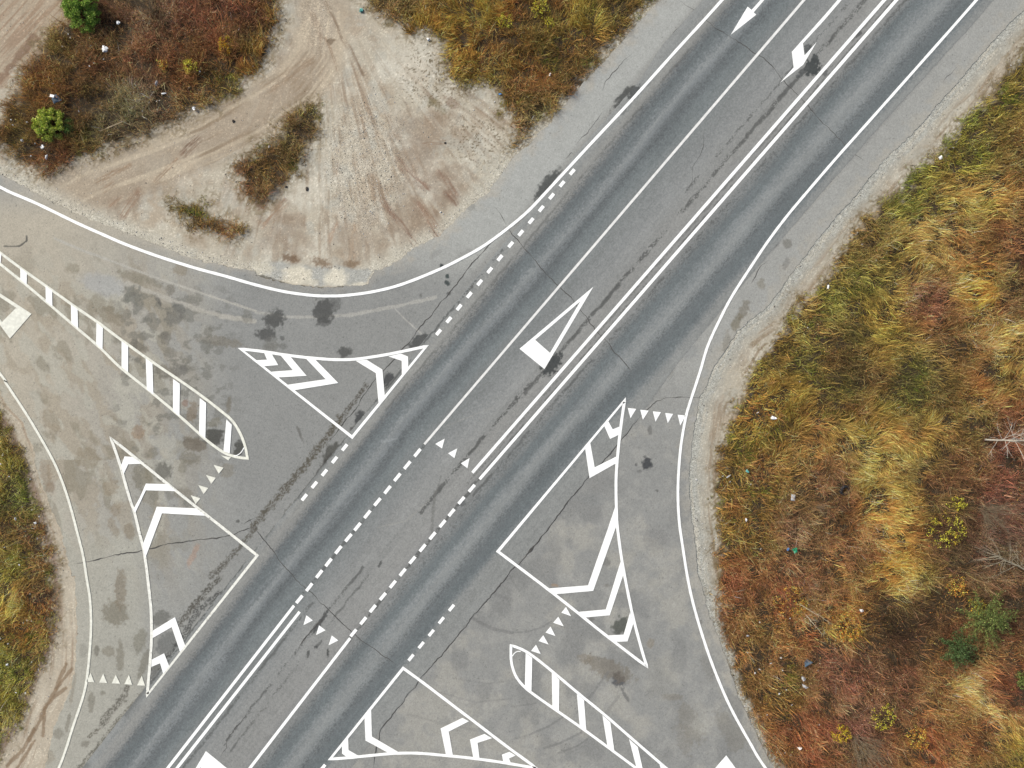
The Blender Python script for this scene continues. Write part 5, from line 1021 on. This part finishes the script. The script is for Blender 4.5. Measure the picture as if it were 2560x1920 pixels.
leafy('green_bush', t1(0, 0, 620, 1110), 0.42, 0.55, 26, 90, [(52, 84, 48), (66, 98, 52), (44, 70, 42), (80, 104, 56)], 'shaded right side of the round yellow green bush, built as dark green foliage', 'bush', 23, 'green bushes in the upper left patch', (.05, .1), .15, .7, 1.3)  # shade on the yellow green bush's right side, put into darker leaf colours
YL = [(226, 196, 74), (206, 190, 72), (232, 176, 66), (180, 176, 66)]
OR = [(224, 158, 74), (210, 130, 60), (232, 184, 100), (196, 108, 52)]
for (c, r, qx, qy), R_, n_, cols, lab, sd in (((3, 2, 1500, 1250), 1.0, 26, YL, 'yellow leaved shrub in dark weeds left of the wide bare shrub', 31), ((3, 2, 1590, 1020), .42, 9, YL, 'small yellow leaved shrub just above the larger yellow one', 32),
        ((3, 3, 960, 1190), .7, 15, YL, 'pale yellow leaved shrub in rusty weeds left of the golden tussocks', 33), ((3, 3, 650, 420), .85, 34, OR, 'bright orange leaved shrub at the ends of the pale saplings', 34), ((3, 3, 170, 210), 1.0, 26, OR, 'orange leaved shrub at the foot of the pale saplings', 35),
        ((3, 3, 1590, 70), .6, 18, OR, 'orange leaved shrub above the larger pine', 36), ((3, 3, 1250, 1370), .6, 22, OR, 'dull orange shrub left of the bottom golden tussocks', 37), ((3, 3, 600, 1330), .5, 16, [(216, 162, 46), (196, 150, 50)], 'golden shrub just above the bottom bare shrub', 38),
        ((2, 0, 250, 120), .55, 14, YL, 'yellow leaved plant beside the main road at the top', 39), ((0, 0, 1680, 610), .38, 14, YL, 'yellow plant in the middle of the upper left brown patch', 40), ((0, 0, 1975, 420), .42, 14, [(218, 158, 50), (200, 138, 48)], 'amber plant at the right of the upper left brown patch', 41),
        ((0, 0, 1450, 590), .3, 8, OR, 'orange plant left of the yellow one in the upper left patch', 42), ((1, 0, 2150, 220), .45, 10, YL, 'yellow plant among gold grass at the top middle', 43), ((2, 0, 310, 250), .3, 6, YL, 'small yellow plant just below the taller one at the top', 44),
        ((3, 3, 1760, 240), .5, 10, [(236, 186, 70), (232, 160, 60)], 'bright amber shrub touching the larger pine', 45)):
    leafy('leafy_shrub', t1(c, r, qx, qy), R_*1.1, 1.05, int(n_*3.2), 10, cols, lab, 'shrub', sd, 'autumn coloured shrubs', (.045, .10), .16)
def pine(c0, top, h, R_, label, seed, cols=None):
    rs = np.random.default_rng(seed); x, y = W2(c0); tx, ty = px_at(top, h)
    e = empty('young_pine', (x, y, float(relief(x, y)))); tag(e, label, 'pine', 'young pines among the weeds')
    ax = np.array((tx-x, ty-y, h)); P = np.array([ax*t for t in np.linspace(-.01, 1, 8)])
    V, Q = tubes([(P, np.linspace(.05, .012, 8))], 7); mesh_np('trunk', V, Q, M_BARK, parent=e)
    ln = []; nv = []
    for w in range(8):
        t = 0.22+0.75*w/7.5; b = ax*t; Lb = R_*(1.12-t)*rs.uniform(.85, 1.15); k0 = rs.uniform(0, 6.28)
        for k in range(6):
            a = k0+k*1.047+rs.normal(0, .15); d = np.array((math.cos(a), math.sin(a), .35)); q = np.array([b, b+d*Lb*.55, b+d*Lb+np.array((0, 0, .12*Lb))])
            ln.append((q, np.array((.012, .008, .004))))
            m = int(11*Lb)+4
            for s in np.linspace(.25, 1.05, m):
                nv.append(np.append(b+d*Lb*s+rs.normal(0, .05, 3), a))
    V, Q = tubes(ln, 4); mesh_np('branches', V, Q, M_BARK, parent=e)
    nv = np.array(nv); nv = np.repeat(nv, 7, 0); n = len(nv)
    p = nv[:, :3]+RNG.normal(0, .06, (n, 3)); cc = np.array([alb(q) for q in (cols or [(112, 130, 78), (94, 114, 64), (130, 146, 90), (78, 98, 56)])])[RNG.integers(0, 4, n)]*np.exp(RNG.normal(0, .3, n))[:, None]*np.array((1.4, 1.3, 1.05))
    V, Q, C = flecks(p[:, 0], p[:, 1], np.maximum(p[:, 2], .03), RNG.uniform(.07, .13, n), cc, .6); mesh_np('needles', V, Q, M_LEAF, C, parent=e)
    return e
pine(t1(3, 3, 1790, 330), t1(3, 3, 2010, 400), 3.2, 1.75, 'larger bright young pine near the right edge at the bottom right', 51)
pine(t1(3, 3, 1600, 590), t1(3, 3, 1690, 680), 2.2, 1.35, 'darker young pine just below the larger one', 52, [(82, 108, 70), (70, 94, 58), (94, 120, 80), (60, 80, 50)])
pine(t1(3, 3, 2190, 870), t1(3, 3, 2290, 930), 1.7, .75, 'young pine cut off by the right edge at the bottom right', 53)

# ------------------------------------------------------------------ litter
M_WHITE = flat_mat('white_plastic', (0.66, 0.67, 0.66), 0.08, 9, 0.5, lin_rgb=True)
M_SCRAP = flat_mat('white_scraps', (0.4, 0.4, 0.385), 0.15, 3, 0.6, lin_rgb=True)
M_GREYP = flat_mat('grey_plastic', (190, 194, 196), 0.12, 9, 0.5)
M_BLUE = flat_mat('blue_plastic', (84, 148, 214), 0.15, 9, 0.5)
M_TEAL = flat_mat('teal_plastic', (110, 196, 188), 0.15, 9, 0.5)
M_GREEN = flat_mat('green_plastic', (34, 150, 108), 0.15, 9, 0.4)
M_SLATE = flat_mat('slate_blue_plastic', (92, 118, 136), 0.2, 5, 0.6)
M_RUB = flat_mat('black_rubber', (44, 46, 50), 0.3, 7, 0.8)
M_WOOD = flat_mat('grey_wood', (176, 160, 134), 0.25, 12)
M_DARK = flat_mat('dark_lump', (74, 68, 62), 0.3, 9)
def crumple(name, c, rx, ry, h, mat, seed, rz=0, sub=2, amp=.35):
    rs = np.random.default_rng(seed); bm = bmesh.new(); bmesh.ops.create_icosphere(bm, subdivisions=sub, radius=1)
    for v in bm.verts:
        n = 1+rs.normal(0, amp); v.co = Vector((v.co.x*rx*n, v.co.y*ry*n, max(v.co.z, -.5)*h*n))
    me = bpy.data.meshes.new(name); bm.to_mesh(me); bm.free(); me.materials.append(mat)
    o = bpy.data.objects.new(name, me); x, y = W2(c); o.location = (x, y, lift(x, y)+h*.45); o.rotation_euler = (rs.normal(0, .15), rs.normal(0, .15), rz); return link(o)
def lift(x, y):
    """top of the plant cover where a light thing rests"""
    v = float(lookup(VF, np.array([x]), np.array([y]), 0.1)[0]); return float(relief(x, y))+(0.30 if v > 18 else 0.14 if v > 0 else 0.012)
def sheet_obj(name, c, w, h, mat, rz, seed, bend=.12, tip=None):
    rs = np.random.default_rng(seed); n = 7; V = []
    for j in range(n):
        for i in range(n):
            u, v = i/(n-1)-.5, j/(n-1)-.5
            if tip: u *= 1-(v+.5)*tip
            V.append((u*w, v*h, bend*math.sin(u*4+seed)*math.cos(v*3)+rs.normal(0, .012)))
    Q = [(j*n+i, j*n+i+1, (j+1)*n+i+1, (j+1)*n+i) for j in range(n-1) for i in range(n-1)]
    o = mesh_np(name, V, Q, mat); x, y = W2(c); o.location = (x, y, lift(x, y)+abs(bend)+.02); o.rotation_euler = (0, 0, rz)
    md = o.modifiers.new('thick', 'SOLIDIFY'); md.thickness = .006
    return o
def bottle(c, mat, capmat, rz, label, L=.3, r=.042):
    x, y = W2(c); e = empty('plastic_bottle', (x, y, lift(x, y)+r), rz); tag(e, label, 'bottle')
    prof = [(0, .6), (.02, 1), (.3, 1), (.33, .9), (.36, 1), (.62, 1), (.8, .6), (.88, .33), (.95, .33)]
    P = np.array([((t-.5)*L, 0, 0) for t, _ in prof]); V, Q = tubes([(P, np.array([q*r for _, q in prof]))], 12); mesh_np('bottle_body', V, Q, mat, parent=e, smooth=True)
    P = np.array([(.44*L, 0, 0), (.45*L, 0, 0), (.505*L, 0, 0), (.507*L, 0, 0)]); V, Q = tubes([(P, np.array((.001, .4*r, .4*r, .001)))], 10); mesh_np('cap', V, Q, capmat, parent=e)
    return e
S3 = 1/3.456*S
LT = [((0, 0), 930, 445, 25, 26, M_WHITE, 'plastic_bag', 'large crumpled white bag in the middle of the upper left brown patch'), ((0, 0), 395, 1285, 18, 17, M_WHITE, 'plastic_bag', 'white bag below the round yellow green bush, biggest of those near it'),
      ((0, 0), 220, 1228, 13, 11, M_WHITE, 'plastic_bag', 'white bag left of the biggest one below the yellow green bush'), ((0, 0), 430, 1375, 10, 22, M_WHITE, 'plastic_bag', 'tall thin white bag at the lower edge of the upper left patch'),
      ((0, 0), 1375, 735, 13, 24, M_GREYP, 'plastic_bag', 'greyish torn bag near the centre right of the upper left patch'), ((0, 0), 1045, 218, 16, 16, M_WHITE, 'plastic_bag', 'white bag right below the tall green bush'), ((1, 0), 1490, 342, 15, 13, M_WHITE, 'plastic_bag', 'white bag at the sandy corner of the upper middle grass'),
      ((3, 0), 1480, 1368, 13, 16, M_WHITE, 'plastic_bag', 'white bag lying in green grass by the upper right verge'), ((3, 2), 28, 290, 22, 15, M_WHITE, 'plastic_bag', 'white bag in golden grass right of the right slip lane teeth'), ((3, 3), 785, 285, 17, 18, M_WHITE, 'plastic_bag', 'white bag beside the orange shrub, left of the pines'),
      ((3, 3), 288, 868, 22, 24, M_GREYP, 'plastic_bag', 'bluish grey bag below the slate coloured sheet'), ((3, 3), 300, 938, 26, 12, M_GREYP, 'plastic_bag', 'flat grey rag just below the bluish grey bag'), ((3, 3), 258, 1467, 19, 14, M_WHITE, 'plastic_bag', 'white bag near the bottom edge beside the right verge'),
      ((3, 1), 500, 825, 10, 20, M_WHITE, 'plastic_bag', 'long white bag at the grass edge right of the bend'), ((1, 0), 2112, 815, 18, 10, M_BLUE, 'plastic_scrap', 'blue scrap on sand at the grass beside the left shoulder'), ((1, 0), 910, 92, 16, 26, M_TEAL, 'plastic_scrap', 'pale teal scrap on the dirt track at the top'),
      ((2, 2), 2017, 745, 14, 16, M_TEAL, 'plastic_scrap', 'small teal scrap in grass right of the right slip lane'), ((3, 2), 155, 1418, 14, 12, M_BLUE, 'plastic_scrap', 'small blue scrap left of the green one in rusty weeds'), ((3, 2), 215, 1428, 23, 22, M_GREEN, 'plastic_scrap', 'bright green crumpled plastic in rusty weeds'),
      ((0, 2), 320, 1195, 15, 11, M_WHITE, 'plastic_bag', 'white bag at the red edge of the left verge grass'), ((0, 2), 165, 1155, 10, 13, M_GREYP, 'plastic_bag', 'dull grey bag in the green part of the left verge'), ((0, 3), 92, 748, 13, 11, M_WHITE, 'plastic_bag', 'white bag in green grass on the lower left verge'),
      ((0, 0), 1683, 945, 16, 15, M_WHITE, 'plastic_bag', 'white bag at the lower right edge of the upper left patch beside the dirt'), ((1, 0), 127, 1282, 9, 7, M_WHITE, 'plastic_bag', 'lone white scrap in the grass strip inside the dirt yard'), ((2, 0), 325, 662, 8, 14, M_WHITE, 'plastic_bag', 'white scrap in dark grass beside the left shoulder'),
      ((2, 2), 2010, 1165, 9, 11, M_WHITE, 'plastic_bag', 'single white scrap in golden grass right of the large chevron island'), ((2, 3), 2025, 500, 16, 10, M_GREYP, 'plastic_bag', 'grey white bag in green weeds by the lower right verge')]
for i, ((c, r), x, y, rx, ry, m_, nm, lab) in enumerate(LT):
    o = crumple(nm, t1(c, r, x, y), rx*S3*.85, ry*S3*.85, .05+.0015*max(rx, ry), m_, 500+i, random.uniform(-.3, .3)); tag(o, lab, 'litter')
SC = {'tiny white scrap of litter in the upper left brown patch': ((0, 0), [(485, 740), (330, 1255), (295, 1360), (705, 975), (1195, 755), (1375, 890), (2080, 275), (2195, 580), (1745, 635), (565, 420), (635, 345), (615, 315), (810, 415), (840, 565), (797, 590), (1250, 975), (265, 1072), (125, 1050), (140, 1095), (1400, 885), (920, 530), (1100, 1070), (1005, 940), (1430, 825)]),
      'tiny white scrap of litter on the sandy edge of the upper middle grass': ((1, 0), [(1050, 150), (1440, 270), (2060, 880), (1840, 742), (1470, 655), (580, 85)]),
      'tiny white scrap of litter in the green grass at the upper right': ((3, 0), [(1575, 1290), (1910, 828), (2095, 565), (1650, 1065)]),
      'tiny white scrap of litter at the grass edge beside the bend': ((3, 1), [(762, 357), (792, 460), (912, 600), (205, 1095), (325, 1175), (20, 1345), (258, 1640)]),
      'tiny white scrap of litter right of the right slip lane': ((2, 2), [(1870, 840), (1810, 790), (1775, 975), (1765, 1330), (2110, 245), (2050, 860), (1590, 825), (2135, 1415)]),
      'tiny white scrap of litter in the rusty weeds at the bottom right': ((3, 3), [(175, 352), (140, 965), (415, 803), (110, 800), (427, 1265), (130, 1505), (185, 1525), (80, 1000), (190, 1095), (60, 1500), (95, 690), (10, 738), (985, 1000)]),
      'tiny white scrap of litter beside the lower right verge': ((2, 3), [(2125, 385), (2020, 645), (2125, 790), (2085, 820), (2130, 910), (2190, 1180)]),
      'tiny white scrap of litter in the left verge grass': ((0, 2), [(35, 685), (305, 1080), (265, 822), (340, 1145), (55, 610), (390, 1415), (70, 1400), (335, 1330), (110, 795), (195, 1550), (220, 1055)]),
      'tiny white scrap of litter on the lower left verge': ((0, 3), [(290, 143), (300, 375), (230, 390), (262, 370), (288, 733), (345, 800), (170, 990), (140, 1295), (35, 525), (100, 570), (235, 1000)])}
protos = {}
k = 0
for lab, ((c, r), pts) in SC.items():
    for (x, y) in pts:
        j = k % 3
        if j not in protos:
            o = crumple('paper_scrap', t1(c, r, x, y), *((.055, .018), (.03, .04), (.042, .03))[j], .02, M_SCRAP, 700+j, 0, 1, .4); protos[j] = o
        else:
            o = protos[j].copy(); col.objects.link(o); wx, wy = W2(t1(c, r, x, y)); o.location = (wx, wy, lift(wx, wy)+.02); s = random.uniform(.75, 1.35); o.scale = (s, s*random.uniform(.7, 1.3), s); o.rotation_euler = (0, 0, random.uniform(0, 3.1))
        tag(o, lab, 'litter', lab.replace('tiny white scrap of litter', 'scraps')); k += 1
o = sheet_obj('plastic_sheet', t1(0, 0, 520, 875), .52, .46, M_SLATE, .5, 3, .1, .5); tag(o, 'dark slate blue plastic sheet above the round yellow green bush', 'plastic sheet')
o = sheet_obj('plastic_sheet', t1(0, 0, 500, 860), .30, .16, M_WHITE, -.25, 6, .04); o.location.z += .2; tag(o, 'sunlit upper left part of the slate blue sheet, coloured white', 'plastic sheet')  # sunlit side of the blue sheet, its brightness put into a white piece
o = sheet_obj('plastic_sheet', t1(3, 3, 320, 728), .58, .36, M_SLATE, .55, 5, .08, .7); tag(o, 'pointed slate grey sheet in weeds below the pale saplings', 'plastic sheet')
o = sheet_obj('cardboard_sheet', t1(3, 2, 200, 975), .26, .40, M_GREYP, -.12, 8, .03); tag(o, 'pale upright rectangle of card left of the thin bare shrub', 'cardboard')
bottle(t1(2, 2, 1858, 792), M_GREYP, M_WHITE, .6, 'clear plastic bottle in grass right of the right slip lane')
bottle(t1(0, 0, 1440, 826), M_WHITE, M_BLUE, .15, 'white bottle lying in the right half of the upper left patch')
# tyre half sunk in the weeds
x, y = W2(t1(3, 2, 650, 915)); e = empty('car_tyre', (x, y, .20)); e.rotation_euler = (.28, .2, 0); tag(e, 'half buried black tyre in brown weeds on the right', 'tyre')
V = []; Q = []; prof = [(.20, -.08), (.23, -.1), (.30, -.09), (.325, -.06), (.325, .06), (.30, .09), (.23, .1), (.20, .08)]; n = 36; m = len(prof)
for i in range(n):
    a = i/n*2*math.pi
    for r_, z_ in prof: V.append((r_*math.cos(a), r_*math.sin(a), z_))
for i in range(n):
    for j in range(m): Q.append((i*m+j, ((i+1) % n)*m+j, ((i+1) % n)*m+(j+1) % m, i*m+(j+1) % m))
mesh_np('tread', V, Q, M_RUB, parent=e, smooth=False)
# plank, bent wire and dark lumps on the dirt
x0, y0 = W2(t1(0, 0, 880, 1145)); x1, y1 = W2(t1(0, 0, 1085, 1055)); bm = bmesh.new(); bmesh.ops.create_cube(bm, size=1); L_ = math.hypot(x1-x0, y1-y0)
bmesh.ops.scale(bm, vec=(L_, .07, .03), verts=bm.verts); bmesh.ops.bevel(bm, geom=list(bm.edges), offset=.006, segments=1, affect='EDGES')
me = bpy.data.meshes.new('wooden_plank'); bm.to_mesh(me); bm.free(); me.materials.append(M_WOOD); o = link(bpy.data.objects.new('wooden_plank', me)); o.location = ((x0+x1)/2, (y0+y1)/2, .2); o.rotation_euler = (0, .03, math.atan2(y1-y0, x1-x0)); tag(o, 'weathered grey plank lying in the upper left patch near the dirt', 'plank')
P = [np.array((*W2(p), .03)) for p in smooth(T(0, 0, [(520, 1420), (500, 1455), (495, 1490), (515, 1497), (540, 1480), (555, 1455)]), 5)]
c0 = P[0].copy(); V, Q = tubes([(np.array(P)-c0, np.full(len(P), .009))], 6); o = mesh_np('bent_wire', V, Q, M_DARK); o.location = c0; tag(o, 'hooked dark wire on pale dirt at the tip of the upper left patch', 'wire')
for (c, r, x, y, a, b, lab) in ((0, 0, 2017, 1050, 9, 15, 'dark oblong lump on the dirt track left of the grass strip'), (1, 0, 1632, 1234, 9, 9, 'dark lump on pale dirt near the left shoulder'), (1, 0, 260, 1615, 11, 10, 'dark lump on dirt below the grass strip'), (1, 0, 440, 1632, 11, 20, 'tall dark lump on dirt below the grass strip')):
    o = crumple('earth_clod', t1(c, r, x, y), a*S3, b*S3, .05, M_DARK, 900+x, 0, 2, .15); tag(o, lab, 'clod')

# ------------------------------------------------------------------ light, air and camera
SUN_EL, SUN_AZ = math.radians(42), math.radians(150)      # azimuth: where the sun stands, anticlockwise from +X
sv = Vector((math.cos(SUN_EL)*math.cos(SUN_AZ), math.cos(SUN_EL)*math.sin(SUN_AZ), math.sin(SUN_EL)))
ld = bpy.data.lights.new('sun', 'SUN'); ld.energy = 2.0; ld.angle = math.radians(6); ld.color = (1.0, 0.955, 0.89)
lo = link(bpy.data.objects.new('sun', ld)); lo.rotation_euler = sv.to_track_quat('Z', 'Y').to_euler(); lo.location = (-30, 20, 60)
w = bpy.data.worlds.new('World'); sc.world = w; w.use_nodes = True; nt = w.node_tree
sky = nt.nodes.new('ShaderNodeTexSky'); sky.sky_type = 'NISHITA'; sky.sun_disc = False; sky.sun_elevation = SUN_EL; sky.sun_rotation = math.radians(90)-SUN_AZ
sky.air_density = 1.0; sky.dust_density = 3.5; sky.ozone_density = 0.6
bg = nt.nodes['Background']; nt.links.new(sky.outputs[0], bg.inputs['Color']); bg.inputs['Strength'].default_value = 0.07
cd = bpy.data.cameras.new('camera'); cd.sensor_width = 36; cd.sensor_fit = 'HORIZONTAL'; cd.lens = 36*CAM_H/(2560*S); cd.clip_end = 2000; cd.clip_start = 0.5
co = link(bpy.data.objects.new('camera', cd)); co.location = (0, 0, CAM_H); sc.camera = co
sc.view_settings.view_transform = 'Standard'; sc.view_settings.look = 'None'; sc.view_settings.gamma = 1.0; sc.view_settings.exposure = 1.22
